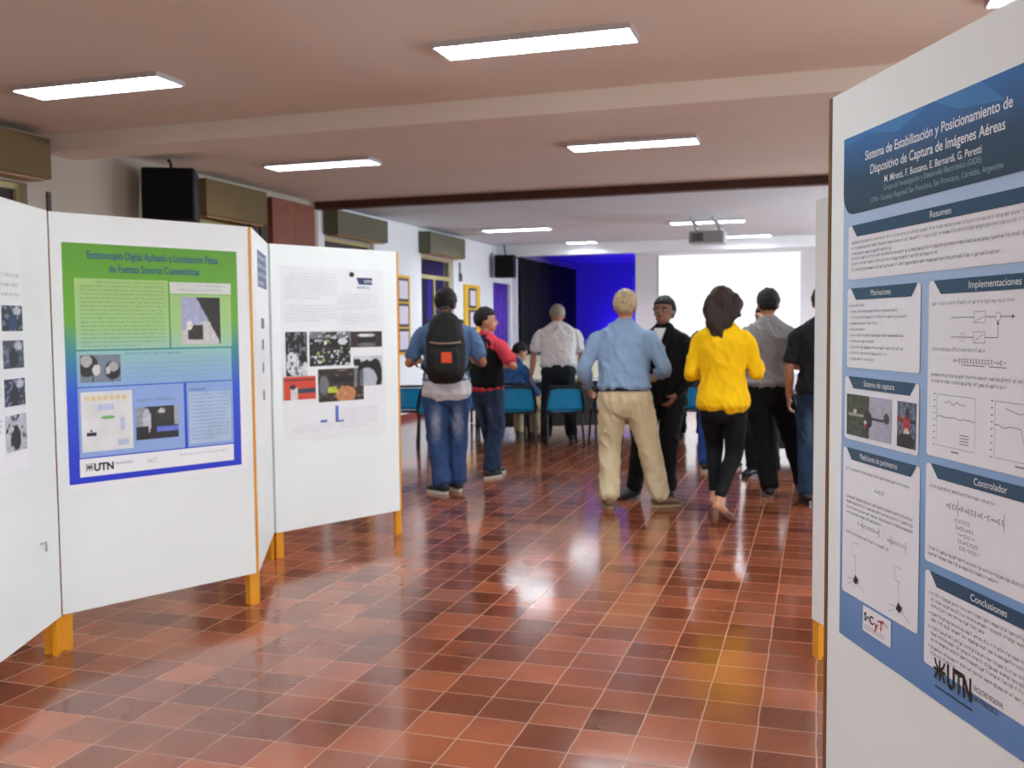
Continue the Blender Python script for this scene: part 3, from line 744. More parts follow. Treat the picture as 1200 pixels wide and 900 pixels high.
# ---------------- the green and blue poster
pg = poster('green to blue gradient poster on the second panel from the left', p2)
box('sheet', M_paper, pg, .037, 1.0, Y0-.0005, Y0+.0008, .752, 1.932)
M_gb = ramp_mat('green_blue_print', [(0, rgb(26, 48, 205)), (.38, rgb(34, 84, 214)), (.55, rgb(52, 140, 150)), (.68, rgb(104, 176, 44)), (1, rgb(88, 158, 20))], 'Z', .777, 1.912, .4)
flat('colour_field', M_gb, pg, .049, .956, .778, 1.912, yA)
text_obj('title_text', 'Estetoscopio Digital Aplicado a Localización Física', M_ptxt, pg, .165, 1.842, .68, .045, y=yB, bold=.015, height_scale=1.15)
text_obj('title_text', 'de Fuentes Sonoras Cuasiestáticas', M_ptxt, pg, .27, 1.780, .468, .045, y=yB, bold=.015, height_scale=1.15)
M_pg1 = ramp_mat('pale_green_print', [(0, rgb(160, 206, 186)), (.3, rgb(164, 208, 140)), (1, rgb(166, 206, 122))], 'Z', 1.41, 1.75)
M_pg2 = ramp_mat('pale_aqua_print', [(0, rgb(140, 176, 226)), (1, rgb(150, 200, 200))], 'Z', 1.235, 1.40)
M_pb3 = mat('pale_blue_print', rgb(142, 172, 228), .4, var=.02); M_tgr = mat('print_green_grey', rgb(110, 150, 100), .5); M_tbl = mat('print_blue_grey', rgb(100, 128, 178), .5)
rng = random.Random(5)
t = flat('text_panel', M_pg1, pg, .101, .565, 1.412, 1.748, yB)
body_text('body_text', M_tgr, t, rng, .125, .545, 1.735, 17, .019, .007, yC, .08, .7)
t = flat('text_panel', M_pg1, pg, .575, .914, 1.412, 1.68, yB)
photo('printed_photo', t, .633, .85, 1.429, 1.667, yC, rgb(205, 205, 205), [('l', -.35, 1, .28, rgb(168, 172, 205)), ('r', .15, .08, .55, .42, rgb(46, 40, 36)), ('e', .2, .4, .08, .1, rgb(230, 230, 228)), ('l', 1, .62, 1.0, rgb(36, 33, 32)), ('l', 1, -.3, .95, rgb(30, 28, 28))], 36, 38, 7)
t = flat('text_panel', mat('pale_title_print', rgb(215, 222, 216), .4), pg, .575, .916, 1.684, 1.742, yB)
body_text('body_text', M_inkl, t, rng, .60, .90, 1.73, 2, .022, .008, yC, .1, .9)
t = flat('text_panel', M_pg2, pg, .10, .91, 1.236, 1.404, yB)
photo('printed_photo', t, .115, .31, 1.255, 1.386, yC, rgb(120, 134, 150), [('e', .18, .62, .26, .42, rgb(44, 42, 46)), ('e', .15, .78, .14, .22, rgb(178, 178, 180)), ('e', .4, .45, .1, .2, rgb(210, 212, 216)), ('e', .8, .42, .2, .34, rgb(40, 38, 42)), ('e', .82, .56, .13, .18, rgb(172, 170, 172)), ('e', .68, .42, .06, .14, rgb(196, 198, 204)), ('r', .28, 0, .33, .3, rgb(30, 30, 34)), ('r', .76, 0, .8, .2, rgb(30, 30, 34))], 36, 26, 8, .06)
body_text('body_text', M_tbl, t, rng, .335, .62, 1.392, 1, .02, .010, yC, 0, 1)
body_text('body_text', mat('print_aqua_grey', rgb(125, 160, 195), .5), t, rng, .335, .89, 1.366, 5, .023, .006, yC, .3, .8)
t = flat('text_panel', M_pb3, pg, .10, .634, .90, 1.230, yB)
q = flat('diagram_sheet', mat('pale_diagram_print', rgb(222, 224, 226), .4), t, .112, .362, .925, 1.21, yC)
yD = yC-.0008
bm = bmesh.new(); rr_ = random.Random(9)
for k in range(7): quad(bm, .13+.03*k, .152+.03*k, 1.168, 1.19, yD)
obj('diagram_bars', bm, mat('print_sand', rgb(222, 205, 160), .5), q)
bm = bmesh.new(); ptsd = [(.24+.035*math.cos(2*PI*k/16), 1.085+.009*math.sin(2*PI*k/16)) for k in range(16)]; poly(bm, ptsd, yD); obj('diagram_oval', bm, mat('print_green', rgb(120, 180, 110), .5), q)
bm = bmesh.new(); quad(bm, .135, .182, 1.0, 1.017, yD); quad(bm, .153, .162, 1.02, 1.03, yD); obj('diagram_block', bm, mat('print_navy', rgb(30, 36, 60), .5), q)
for e_ in ((.285, .34, .945, .975), (.3, .322, 1.02, 1.08), (.19, .27, 1.12, 1.15)):
    bm = bmesh.new(); quad(bm, *e_, yD); obj('diagram_block', bm, mat('print_pale_blue', rgb(188, 200, 226), .5), q)
text_obj('caption_text', 'Diagrama y Resultados', M_tbl, t, .385, 1.15, .2, .022, y=yC)
photo('printed_photo', t, .378, .60, .960, 1.122, yC, rgb(40, 38, 42), [('l', -1, 0, -.2, rgb(150, 158, 170)), ('e', .25, .55, .1, .4, rgb(190, 195, 205)), ('r', .45, .5, .85, 1, rgb(50, 48, 48)), ('e', .6, .85, .08, .08, rgb(200, 200, 205)), ('r', .5, .2, 1, .38, rgb(100, 120, 214)), ('r', .9, .4, 1, 1, rgb(170, 170, 180)), ('r', 0, 0, .3, .4, rgb(30, 30, 32))], 36, 26, 10)
t = flat('text_panel', M_pb3, pg, .65, .912, .90, 1.230, yB)
text_obj('caption_text', 'Conclusiones', M_ptxt, t, .665, 1.19, .09, .022, y=yC)
t2_ = flat('text_sheet', mat('pale_text_sheet', rgb(176, 198, 228), .4), t, .66, .898, .915, 1.18, yC)
body_text('body_text', M_tbl, t2_, rng, .675, .885, 1.17, 13, .019, .0065, yD, 0, .6)
t = flat('logo_strip', M_paper, pg, .099, .910, .808, .894, yB)
utn_mark(t, .125, .835, .036, M_blk, yC)
text_obj('logo_text', 'UTN', M_blk, t, .165, .833, .095, .05, y=yC, bold=.04)
text_obj('logo_text', 'SAN FRANCISCO', M_tbl, t, .268, .852, .09, .018, y=yC)
text_obj('logo_text', 'SeCyT', M_inkl, t, .43, .845, .05, .03, y=yC)
body_text('body_text', M_inkl, t, rng, .60, .88, .87, 1, .02, .008, yC, 0, 1)

# ---------------- the white sheet with dark photos
pd = poster('white poster with five dark photos and a red picture, right of the green poster', p4)
bm = bmesh.new(); nx = 24; pr = None
for i in range(nx+1):
    x = .055+.85*i/nx; y = Y0-.001-.0015*abs(math.sin(i*.45)); zb = .755+.012*math.sin(i*.55)
    c = [bm.verts.new((x, y, zb)), bm.verts.new((x, y, 1.912)), bm.verts.new((x, Y0+.001, 1.912)), bm.verts.new((x, Y0+.001, zb))]
    if pr:
        for q in range(4): bm.faces.new((pr[q], c[q], c[(q+1) % 4], pr[(q+1) % 4]))
    pr = c
obj('sheet', bm, mat('poster_paper_cool', rgb(230, 233, 238), .4, var=.02, scale=3), pd)
yP, yQ = Y0-.0045, Y0-.0055
rng = random.Random(21)
M_faint = mat('print_faint', rgb(196, 196, 203), .5)
for (x0, x1, z, n) in ((.09, .50, 1.87, 9), (.50, .85, 1.74, 6), (.09, .50, 1.66, 6), (.50, .85, 1.60, 4), (.50, .84, .95, 7), (.12, .45, .86, 3)):
    body_text('body_text', M_faint, pd, rng, x0, x1, z, n, .02, .008, yP, .04, .7)
text_obj('logo_text', 'UTN', M_textw, pd, .735, 1.818, .07, .026, y=yQ, bold=.02)
bm = bmesh.new(); poly(bm, [(.665, 1.852), (.805, 1.852), (.805, 1.805), (.69, 1.805)], yP); obj('logo_band', bm, mat('print_navy_band', rgb(40, 58, 100), .5), pd)
bm = bmesh.new(); poly(bm, [(.628+.022*math.cos(2*PI*k/14), 1.872+.018*math.sin(2*PI*k/14)) for k in range(14)], yP); obj('logo_dot', bm, M_blk, pd)
text_obj('logo_text', 'FRSFCO', M_ptxt, pd, .67, 1.775, .11, .024, y=yP)
K1, K2, G1, W1 = rgb(26, 24, 28), rgb(52, 42, 40), rgb(110, 112, 118), rgb(205, 210, 216)
photo('printed_photo', pd, .084, .25, 1.19, 1.482, yP, K1, [('e', .3, .3, .3, .25, W1), ('e', .55, .1, .4, .12, W1), ('s', 9, .22, G1), ('e', .9, .15, .15, .16, W1)], 22, 40, 31, .3)
photo('printed_photo', pd, .27, .605, 1.25, 1.482, yP, K1, [('r', 0, .8, 1, 1, G1), ('s', 13, .26, W1), ('s', 9, .42, rgb(140, 160, 90)), ('s', 7, .3, K2), ('e', .8, .7, .1, .1, W1), ('r', .3, .55, .9, .6, K1)], 44, 32, 32, .3)
photo('printed_photo', pd, .607, .884, 1.37, 1.48, yP, K2, [('e', .5, .55, .3, .28, K1), ('e', .5, .75, .28, .1, W1), ('e', .5, .15, .3, .12, G1)], 34, 16, 33, .2)
photo('printed_photo', pd, .63, .882, 1.10, 1.309, yP, rgb(190, 196, 206), [('e', .2, .5, .9, .5, rgb(200, 205, 214)), ('e', .75, .35, .25, .55, K1), ('e', .45, .65, .3, .2, K1), ('e', .45, .2, .35, .4, rgb(176, 180, 190)), ('e', .1, .8, .15, .12, K1)], 34, 26, 34, .1)
photo('printed_photo', pd, .334, .714, 1.005, 1.228, yP, K2, [('s', 10, .25, rgb(120, 100, 84)), ('e', .6, .2, .22, .25, rgb(190, 130, 90)), ('e', .3, .35, .12, .1, rgb(190, 200, 60)), ('r', .3, .6, .9, .75, K1), ('e', .12, .5, .1, .3, G1)], 46, 28, 35, .2)
photo('printed_photo', pd, .062, .312, 1.034, 1.187, yQ, rgb(205, 70, 50), [('r', .38, .28, 1, .48, rgb(54, 62, 82)), ('r', .2, 0, .42, .5, rgb(205, 200, 200)), ('e', .28, .55, .1, .1, rgb(40, 40, 50)), ('r', 0, .82, 1, .9, rgb(120, 40, 36))], 36, 24, 36, .06)
bm = bmesh.new(); bx(bm, .47, .495, yP, yP+.0006, .865, .975); bx(bm, .47, .54, yP, yP+.0006, .862, .875); obj('printed_figure', bm, mat('print_figure_blue', rgb(70, 110, 190), .5), pd)
bm = bmesh.new(); bx(bm, .345, .40, yP, yP+.0006, .868, .885); obj('printed_figure', bm, mat('print_figure_blue', rgb(70, 110, 190), .5), pd)

# ---------------- sheet on the edge-on panel
pe = poster('white poster with a blue logo block, on the panel seen almost edge-on', p3)
box('sheet', M_paper, pe, .09, .95, Y0-.0005, Y0+.0008, .83, 1.99)
flat('logo_block', mat('print_slate_blue', rgb(60, 84, 130), .5), pe, .28, .84, 1.745, 1.955, yA)
body_text('body_text', M_textw, pe, rng, .3, .8, 1.93, 4, .05, .02, yB, 0, .8)
for k, (x, z, w_) in enumerate(((.42, 1.535, .16), (.45, 1.41, .09), (.45, 1.275, .07), (.45, 1.11, .08))):
    photo('printed_photo', pe, x, x+w_*1.2, z-.03, z+.03, yA, rgb(70, 74, 90), [('s', 8, .1, rgb(140, 150, 165))], 12, 8, 40+k, .2)
# ---------------- sheet on the nearest left panel (local x measured from the near end)
pf = poster('white poster with a column of four small photos, cut by the left edge', p1)
X1 = 1.07
box('sheet', M_paper, pf, X1-.98, X1-.32, Y0-.0005, Y0+.0008, .915, 1.80)
bm = bmesh.new(); poly(bm, [(X1-.65+.33*math.cos(PI*k/16), 1.80+.13*math.sin(PI*k/16)) for k in range(17)], Y0-.0004); obj('sheet_crest', bm, M_paper, pf)
for k in range(3): body_text('body_text', M_inkl, pf, rng, X1-.9, X1-.345, 1.74-.04*k, 1, .03, .012, yA, 0, 1)
for k, (z1, z0) in enumerate(((1.608, 1.502), (1.463, 1.347), (1.303, 1.19), (1.153, 1.0))):
    photo('printed_photo', pf, X1-.53, X1-.333, z0, z1, yA, (rgb(40, 46, 62), rgb(70, 76, 92), rgb(46, 50, 62), rgb(190, 194, 205))[k], [('s', 6, .15, rgb(120, 130, 160) if k != 3 else rgb(36, 38, 48)), ('e', .5, .35, .22, .35, rgb(44, 60, 110) if k == 0 else rgb(30, 32, 40)), ('e', .75, .8, .2, .15, rgb(190, 195, 210))], 22, 16, 50+k, .2)
    body_text('body_text', M_inkl, pf, rng, X1-.9, X1-.56, z1-.01, 4, .022, .008, yA, 0, .7)
bm = bmesh.new(); poly(bm, [(X1-.72+.1*math.cos(2*PI*k/30), 1.03+.08*math.sin(2*PI*k/30)) for k in range(30)], yA)
obj('printed_ring', bm, M_faint, pf)
bm = bmesh.new(); poly(bm, [(X1-.72+.092*math.cos(2*PI*k/30), 1.03+.073*math.sin(2*PI*k/30)) for k in range(30)], yB)
obj('printed_disc', bm, M_paper, pf)
# ---------------- sheet on the strip panel at the right
ph = poster('white printed sheet on the thin strip of panel behind the big blue poster', p6)
box('sheet', M_paper, ph, .08, .95, Y0-.0005, Y0+.0008, .78, 1.93)
text_obj('title_text', 'Sistema', M_ink, ph, .12, 1.83, .5, .07, y=yA)
for k in range(6): body_text('body_text', M_inkl, ph, rng, .12, .9, 1.73-.085*k, 3, .024, .009, yA, 0, .8)
photo('printed_photo', ph, .12, .5, 1.05, 1.24, yA, rgb(60, 56, 58), [('s', 7, .1, rgb(140, 140, 150)), ('e', .5, .5, .25, .3, rgb(30, 30, 34))], 24, 20, 60, .2)
for k in range(3): body_text('body_text', M_inkl, ph, rng, .12, .9, 1.02-.08*k, 3, .024, .009, yA, 0, .8)
# small metal catch on the nearest left panel
bm = bmesh.new(); tube(bm, [(X1-.235, -.004, .56), (X1-.2, -.014, .56), (X1-.2, -.014, .52)], .004)
obj('catch', bm, mat('pale_metal', rgb(170, 170, 170), .4, metal=.6), p1)
# ================================================================ PEOPLE
M_skin = mat('skin', rgb(196, 140, 110), .55, var=.06, scale=18, sss=.08)
M_skind = mat('skin_tanned', rgb(172, 118, 90), .55, var=.06, scale=18, sss=.05)
M_hair_k = mat('hair_black', rgb(17, 13, 12), .75, var=.3, scale=60, bump=.6, bscale=120)
M_hair_b = mat('hair_dark_brown', rgb(42, 25, 18), .7, var=.3, scale=40, bump=.6, bscale=90)
M_hair_g = mat('hair_grey', rgb(150, 140, 128), .6, var=.25, scale=40, bump=.6, bscale=120)
M_hair_bl = mat('hair_ash_blond', rgb(178, 160, 122), .6, var=.3, scale=30, bump=.6, bscale=120)
M_lip = mat('lips', rgb(160, 86, 76), .5); M_eye = mat('eye_white', rgb(150, 140, 134), .5); M_iris = mat('iris_dark', rgb(40, 28, 22), .3)

def cloth(name, c, var=.06, scale=10): return mat(name, c, .85, var=var, scale=scale, bump=.25, bscale=180, spec=.25)
def jeans(name, c, worn):
    m = mat(name, c, .85, var=.16, scale=9, bump=.25, bscale=220, spec=.25)
    nt = m.node_tree
    rp = [n for n in nt.nodes if n.type == 'VALTORGB'][0]
    if worn:
        p = nt.nodes['Principled BSDF']; tc = nt.nodes.new('ShaderNodeTexCoord'); sp = nt.nodes.new('ShaderNodeSeparateXYZ'); nt.links.new(tc.outputs['Object'], sp.inputs[0])
        def peak(out, c, wd):
            a = nt.nodes.new('ShaderNodeMath'); a.operation = 'SUBTRACT'; a.inputs[1].default_value = c; nt.links.new(out, a.inputs[0])
            q = nt.nodes.new('ShaderNodeMath'); q.operation = 'ABSOLUTE'; nt.links.new(a.outputs[0], q.inputs[0])
            r_ = nt.nodes.new('ShaderNodeMapRange'); r_.interpolation_type = 'SMOOTHSTEP'; r_.inputs['From Min'].default_value = wd; r_.inputs['From Max'].default_value = 0; nt.links.new(q.outputs[0], r_.inputs['Value']); return r_.outputs[0]
        ax = nt.nodes.new('ShaderNodeMath'); ax.operation = 'ABSOLUTE'; nt.links.new(sp.outputs['X'], ax.inputs[0])
        m1 = nt.nodes.new('ShaderNodeMath'); m1.operation = 'MULTIPLY'; nt.links.new(peak(sp.outputs['Z'], .64, .22), m1.inputs[0]); nt.links.new(peak(ax.outputs[0], .10, .07), m1.inputs[1])
        nz = nt.nodes.new('ShaderNodeTexNoise'); nz.inputs['Scale'].default_value = 14; nt.links.new(tc.outputs['Object'], nz.inputs['Vector'])
        m2 = nt.nodes.new('ShaderNodeMath'); m2.operation = 'MULTIPLY'; nt.links.new(m1.outputs[0], m2.inputs[0]); nt.links.new(nz.outputs['Fac'], m2.inputs[1])
        m3 = nt.nodes.new('ShaderNodeMath'); m3.operation = 'MULTIPLY'; m3.inputs[1].default_value = 1.7; m3.use_clamp = True; nt.links.new(m2.outputs[0], m3.inputs[0])
        mx = nt.nodes.new('ShaderNodeMix'); mx.data_type = 'RGBA'; nt.links.new(m3.outputs[0], mx.inputs[0]); nt.links.new(rp.outputs['Color'], mx.inputs[6]); mx.inputs[7].default_value = (*worn, 1); nt.links.new(mx.outputs[2], p.inputs['Base Color'])
    return m
def folds(amp, sx=9, sz=6, seed=0.0, zlim=None):
    def f(p):
        q = Vector((p.x*sx+seed, p.y*sx, p.z*sz+0.6*p.x*sx))
        a = max(0, 1-abs(noise.noise(q))*2.4)**2.2; b = max(0, 1-abs(noise.noise(q*1.9+Vector((5, 2, 1))))*2.4)**2
        return amp*(a*1.15+b*.6-.45)
    return f
def ik(h, a, l1, l2, pole):
    h = Vector(h); a = Vector(a); d = a-h; L = d.length; mx = (l1+l2)*.9985
    if L > mx: L = mx
    u = d.normalized(); x = (l1*l1-l2*l2+L*L)/(2*L); y = math.sqrt(max(0, l1*l1-x*x))
    pl = Vector(pole); pl = (pl-u*pl.dot(u)).normalized()
    return h+u*x+pl*y, h+u*L

def person(label, x, y, heading, H=1.75, lean=0.0, twist=0.0, head=(0, 0, 0), hip=(0, 0, 0), arms=None, feet=None, skin=None, hair=None,
           top=None, bottom=None, shoes=None, sleeve='long', hem=.88, belly=0.0, broad=1.0, belt=None, collar=None, female=False, long_hair=False,
           undershirt=None, vest=None, jacket_open=None, hairfn=None, pant_w=1.0, heels=False, seed=1, sleeve_mat=None, seated=False, hairline=.035, shoe_l=1.0):
    """arms: {'L':(elbow dir, forearm dir),...} directions in torso space (outward, forward, up); feet: {'L':(x,y,yaw),...}"""
    k = H/1.75
    root = thing('person', label, 'person', (x, y, 0), R(heading))
    skin = skin or M_skin
    PEL = Vector((hip[0], hip[1], .95+hip[2]))
    T = Matrix.Translation(PEL) @ Euler((-R(lean), 0, R(twist)), 'XYZ').to_matrix().to_4x4() @ Matrix.Translation(-Vector((0, 0, .95)))
    def U(p): return (T @ Vector(p))*k
    SW = (.160 if female else .186)*broad
    NK = T @ Vector((0, 0, 1.50))
    HM = T @ Matrix.Translation((0, -.005, 1.50)) @ Euler((-R(head[1]), R(head[2]), R(head[0])), 'XYZ').to_matrix().to_4x4() @ Matrix.Translation((0, 0.0, -.022)) @ Matrix.Scale(1.09, 4) @ Matrix.Translation((0, 0.005, -1.50))
    Tu = (T.to_3x3() @ Vector((1, 0, 0)))
    LEGX = .092
    legs = {}; armsJ = {}
    for s, sg in (('L', -1), ('R', 1)):
        fx, fy, yaw = (feet or {}).get(s, (sg*.11, 0, -sg*8))
        az = .085+(.085 if heels else 0)
        hipJ = PEL+Vector((sg*LEGX, 0, -.03)); yr = R(yaw)
        fd = Vector((-math.sin(yr), math.cos(yr), 0))
        kn, an = ik(hipJ, Vector((fx, fy, az)), .43, .42, Vector((sg*.12, 1, 0))+fd*.4)
        an = Vector((fx, fy, az)) if not seated else an
        legs[s] = (hipJ, kn, an, fd, sg)
        ed, wd = (arms or {}).get(s, ((.18, .02, -.98), (.06, .18, -.97)))
        sh = Vector((sg*SW, 0, 1.392))
        el = sh+Vector((sg*ed[0], ed[1], ed[2])).normalized()*.285
        wr = el+Vector((sg*wd[0], wd[1], wd[2])).normalized()*.25
        armsJ[s] = (sh, el, wr, sg)
    # ---- body: one continuous surface
    bm = bmesh.new()
    b = broad; bf = .88 if female else 1.0
    sloft(bm, [U((0, 0, z)) for z in (.90, 1.0, 1.1, 1.22, 1.34, 1.42, 1.47)], [(.150*k*b*bf, .10*k), (.140*k*b*bf, .095*k), (.130*k*b*bf, .090*k), (.148*k*b*bf, .095*k), (.162*k*b*bf, .10*k), (.14*k*b*bf, .080*k), (.08*k, .060*k)], Tu, 20)
    loft(bm, [U((0, -.012, 1.40)), U((0, -.008, 1.48)), HM @ Vector((0, .0, 1.56))*k], [.062*k, .056*k, .054*k], Tu, 14)
    hq = HM.to_3x3().normalized()
    def HP(p): return (HM @ Vector(p))*k
    ell(bm, HP((0, -.004, 1.655)), (.077*k*1.09, .095*k*1.09, .099*k*1.09), hq)
    ell(bm, HP((0, .028, 1.600)), (.056*k*1.09, .066*k*1.09, .068*k*1.09), hq)
    ell(bm, HP((0, .058, 1.560)), (.034*k*1.09, .034*k*1.09, .026*k*1.09), hq)
    loft(bm, [HP((0, .088, 1.648)), HP((0, .106, 1.612)), HP((0, .096, 1.602))], [.011*k, .017*k, .014*k], hq @ Vector((1, 0, 0)), 10)
    for sg in (-1, 1): ell(bm, HP((sg*.076, -.004, 1.632)), (.011*k, .020*k, .032*k), hq @ Euler((0, 0, sg*.35)).to_matrix(), 12, 8)
    for s in 'LR':
        sh, el, wr, sg = armsJ[s]
        sloft(bm, [U((sg*.08, 0, 1.405)), U(sh.lerp(el, .06)), U(sh.lerp(el, .45)), U(el), U(el.lerp(wr, .35)), U(wr)], [.042*k, .050*k, .045*k, .037*k, .040*k, .026*k], Tu, 14)
        # hand: palm, four fingers, thumb
        d = (wr-el).normalized(); n_ = Vector((-sg, 0, 0)); n_ = (n_-d*n_.dot(d))
        n_ = n_.normalized() if n_.length > .2 else Vector((0, 0, -1)); sd = d.cross(n_)*(1)
        if sd.y < -.2 and abs(d.z) > .5: sd = -sd     # index side forward when the arm hangs
        pc = wr+d*.05
        loft(bm, [U(wr-d*.01), U(wr+d*.03), U(wr+d*.085)], [(.024*k, .018*k), (.036*k, .016*k), (.040*k, .014*k)], T.to_3x3() @ sd, 14)
        for q, (off, ln) in enumerate(((.030, .068), (.010, .076), (-.010, .070), (-.030, .055))):
            base = wr+d*.085+sd*off; c1 = d*math.cos(.35)+n_*math.sin(.35); c2 = d*math.cos(.85)+n_*math.sin(.85); c3 = d*math.cos(1.3)+n_*math.sin(1.3)
            p1_ = base+c1*ln*.45; p2_ = p1_+c2*ln*.33; p3_ = p2_+c3*ln*.25
            loft(bm, [U(base-d*.02), U(base), U(p1_), U(p2_), U(p3_)], [.0095*k, .0095*k, .009*k, .0085*k, .0075*k], T.to_3x3() @ sd, 8)
        tb = wr+d*.025+sd*.026; t1 = tb+(d*.55+sd*.75+n_*.35)*.035; t2 = t1+(d*.85+sd*.35+n_*.4)*.032
        loft(bm, [U(tb), U(t1), U(t2)], [.013*k, .011*k, .009*k], T.to_3x3() @ n_, 8)
        hj, kn, an, fd, sg = legs[s]
        sloft(bm, [hj*k, hj.lerp(kn, .4)*k, kn*k, kn.lerp(an, .3)*k, an*k], [.088*k, .074*k, .054*k, .052*k, .036*k], Vector((1, 0, 0)), 14)
        sc_ = .085 if heels else 0
        loft(bm, [an*k+Vector((0, 0, -.025))-fd*.03*k, an*k+fd*.05*k+Vector((0, 0, -.035-sc_*.4)), an*k+fd*.14*k+Vector((0, 0, -.05-sc_*.95))], [.032*k, (.036*k, .026*k), (.038*k, .016*k)], fd.cross(Vector((0, 0, 1))), 12)
    voxel('body', bm, skin, root, .0085, 3)
    # ---- face details
    for sg in (-1, 1):
        e = obj('eye', ell(bmesh.new(), HP((sg*.031, .080, 1.640)), (.0125*k, .0105*k, .009*k), hq, 12, 8), M_eye, root, True)
        obj('iris', ell(bmesh.new(), HP((sg*.031, .0895, 1.640)), (.0055*k, .0030*k, .0058*k), hq, 10, 6), M_iris, e, True)
        bm = bmesh.new(); loft(bm, [HP((sg*.016, .092, 1.660)), HP((sg*.031, .090, 1.665)), HP((sg*.048, .080, 1.660))], [.0045*k, .005*k, .0035*k], hq @ Vector((0, 0, 1)), 8)
        obj('eyebrow', bm, hair or M_hair_k, root, True)
    bm = bmesh.new(); loft(bm, [HP((-.024, .082, 1.576)), HP((0, .0945, 1.578)), HP((.024, .082, 1.576))], [.004*k, .0075*k, .004*k], hq @ Vector((0, 0, 1)), 8)
    obj('mouth', bm, M_lip, root, True)
    # ---- hair
    t = bmesh.new(); bmesh.ops.create_uvsphere(t, u_segments=48, v_segments=36, radius=1.0)
    for v in t.verts:
        c = v.co.normalized(); ax, ay, az_ = .091, .109, .112
        p = Vector((c.x*ax, c.y*ay, c.z*az_))
        front = max(0, min(1, (p.y-hairline+.02)/.03)); low = max(0, min(1, (.045-p.z)/.02))
        nape = max(0, min(1, (-.060-p.z)/.045)); side = max(0, min(1, (-.005-p.z)/.03))*max(0, min(1, (p.y+.045)/.03))
        cut = max(front*low, nape, side)
        f = 1.0-.24*cut+(1-cut)*.06*noise.noise(c*4+Vector((seed, 0, 0)))+(1-cut)*.035*noise.noise(c*13)+(1-cut)*.02*noise.noise(c*30)
        if hairfn: f *= hairfn(c)
        v.co = p*f+Vector((0, -.010, 1.662))
    for v in t.verts: v.co = HP(v.co)
    if long_hair:
        for (dx, w0, ln) in ((0, .088, 1.0), (-.045, .055, 1.22), (.045, .055, .8), (-.072, .042, .95), (.075, .045, .62), (-.02, .04, 1.35)):
            zs = [1.69-q*ln for q in (0, .055, .10, .145, .185, .215)]
            pts = [HP((dx*(1.05+.35*i/5)+.011*math.sin(i*1.9+dx*60), -.045-.008*i-(.008 if i == 3 else 0), z)) for i, z in enumerate(zs)]
            sloft(t, pts, [(w0*k, .055*k), (w0*1.08*k, .058*k), (w0*1.05*k, .055*k), (w0*.9*k, .045*k), (w0*.6*k, .032*k), (w0*.2*k, .014*k)], hq @ Vector((1, 0, 0)), 14)
        voxel('hair', t, hair, root, .009, 2, lambda p: .011*noise.noise(Vector((p.x*34, p.y*34, p.z*12)))+.004*noise.noise(p*90))
    else:
        obj('hair', t, hair, root, True)
    # ---- trousers
    bm = bmesh.new(); w_ = pant_w
    Tb = Matrix.Translation(PEL) @ Euler((-R(lean*.35), 0, 0), 'XYZ').to_matrix().to_4x4() @ Matrix.Translation(-Vector((0, 0, .95)))
    def Q(p): return (Tb @ Vector(p))*k
    if not seated:
        sloft(bm, [Q((0, -.002, .80)), Q((0, -.012, .89)), Q((0, -.005, .97)), Q((0, 0, 1.03))], [(.160*k*b*w_*bf, .105*k), (.188*k*b*bf, .128*k*bf), (.170*k*b*bf, .122*k*bf+belly*.4), (.158*k*b*bf*.95, .112*k*bf+belly*.5)], Vector((1, 0, 0)), 22)
    else:
        sloft(bm, [Q((0, .06, .93)), Q((0, -.0, .95)), Q((0, 0, 1.02))], [(.17*k*b, .12*k), (.175*k*b, .13*k), (.155*k*b, .112*k)], Vector((1, 0, 0)), 22)
    hemz = {'L': 0, 'R': 0}
    for s in 'LR':
        hj, kn, an, fd, sg = legs[s]
        sh_t = kn.lerp(an, .5)
        endp = an+Vector((0, 0, .012 if not heels else .03)) - (an-kn).normalized()*(0 if not heels else .02)
        if female: rr_ = [.094, .092, .070, .059, .047, .042]
        else: rr_ = [.108*w_, .103*w_, .083*w_, .077*w_, .073*w_, .074*w_]
        sloft(bm, [(hj+Vector((0, 0, .02)))*k, hj.lerp(kn, .4)*k, kn*k, kn.lerp(an, .35)*k, kn.lerp(an, .75)*k, endp*k], [r*k for r in rr_], Vector((1, 0, 0)), 16)
    trousers = voxel('trousers', bm, bottom, root, .011, 3, folds((.009 if not female else .004)*w_, 8, 5, seed))
    if belt:
        bm = bmesh.new(); loft(bm, [Q((0, -.002, .955)), Q((0, 0, .99))], [(.184*k*b, .134*k+belly*.5)]*2, Vector((1, 0, 0)), 32, cap=False); obj('belt', bm, belt, root, True)
    # ---- top garment
    bm = bmesh.new(); bl = belly
    zs = [hem, (hem+1.0)/2, 1.0, 1.10, 1.22, 1.33, 1.40, 1.445, 1.485, 1.51]
    wd_ = [.202, .199, .190, .178, .186, .198, .190, .158, .110, .074]; dp = [.150, .148, .136+bl, .124+bl, .124+bl*.5, .126, .112, .092, .076, .066]
    if female:
        wd_ = [.186, .184, .168, .152, .160, .170, .160, .128, .090, .062]; dp = [.138, .136, .124, .112, .118, .122, .104, .086, .070, .060]
    if seated: zs = [.93, .96, 1.0, 1.10, 1.22, 1.33, 1.40, 1.445, 1.485, 1.51]
    sloft(bm, [U((0, -.004, z)) for z in zs], [(a*b*k, c*k) for a, c in zip(wd_, dp)], Tu, 26, 3, 2.25)
    bms = bmesh.new() if sleeve_mat else bm
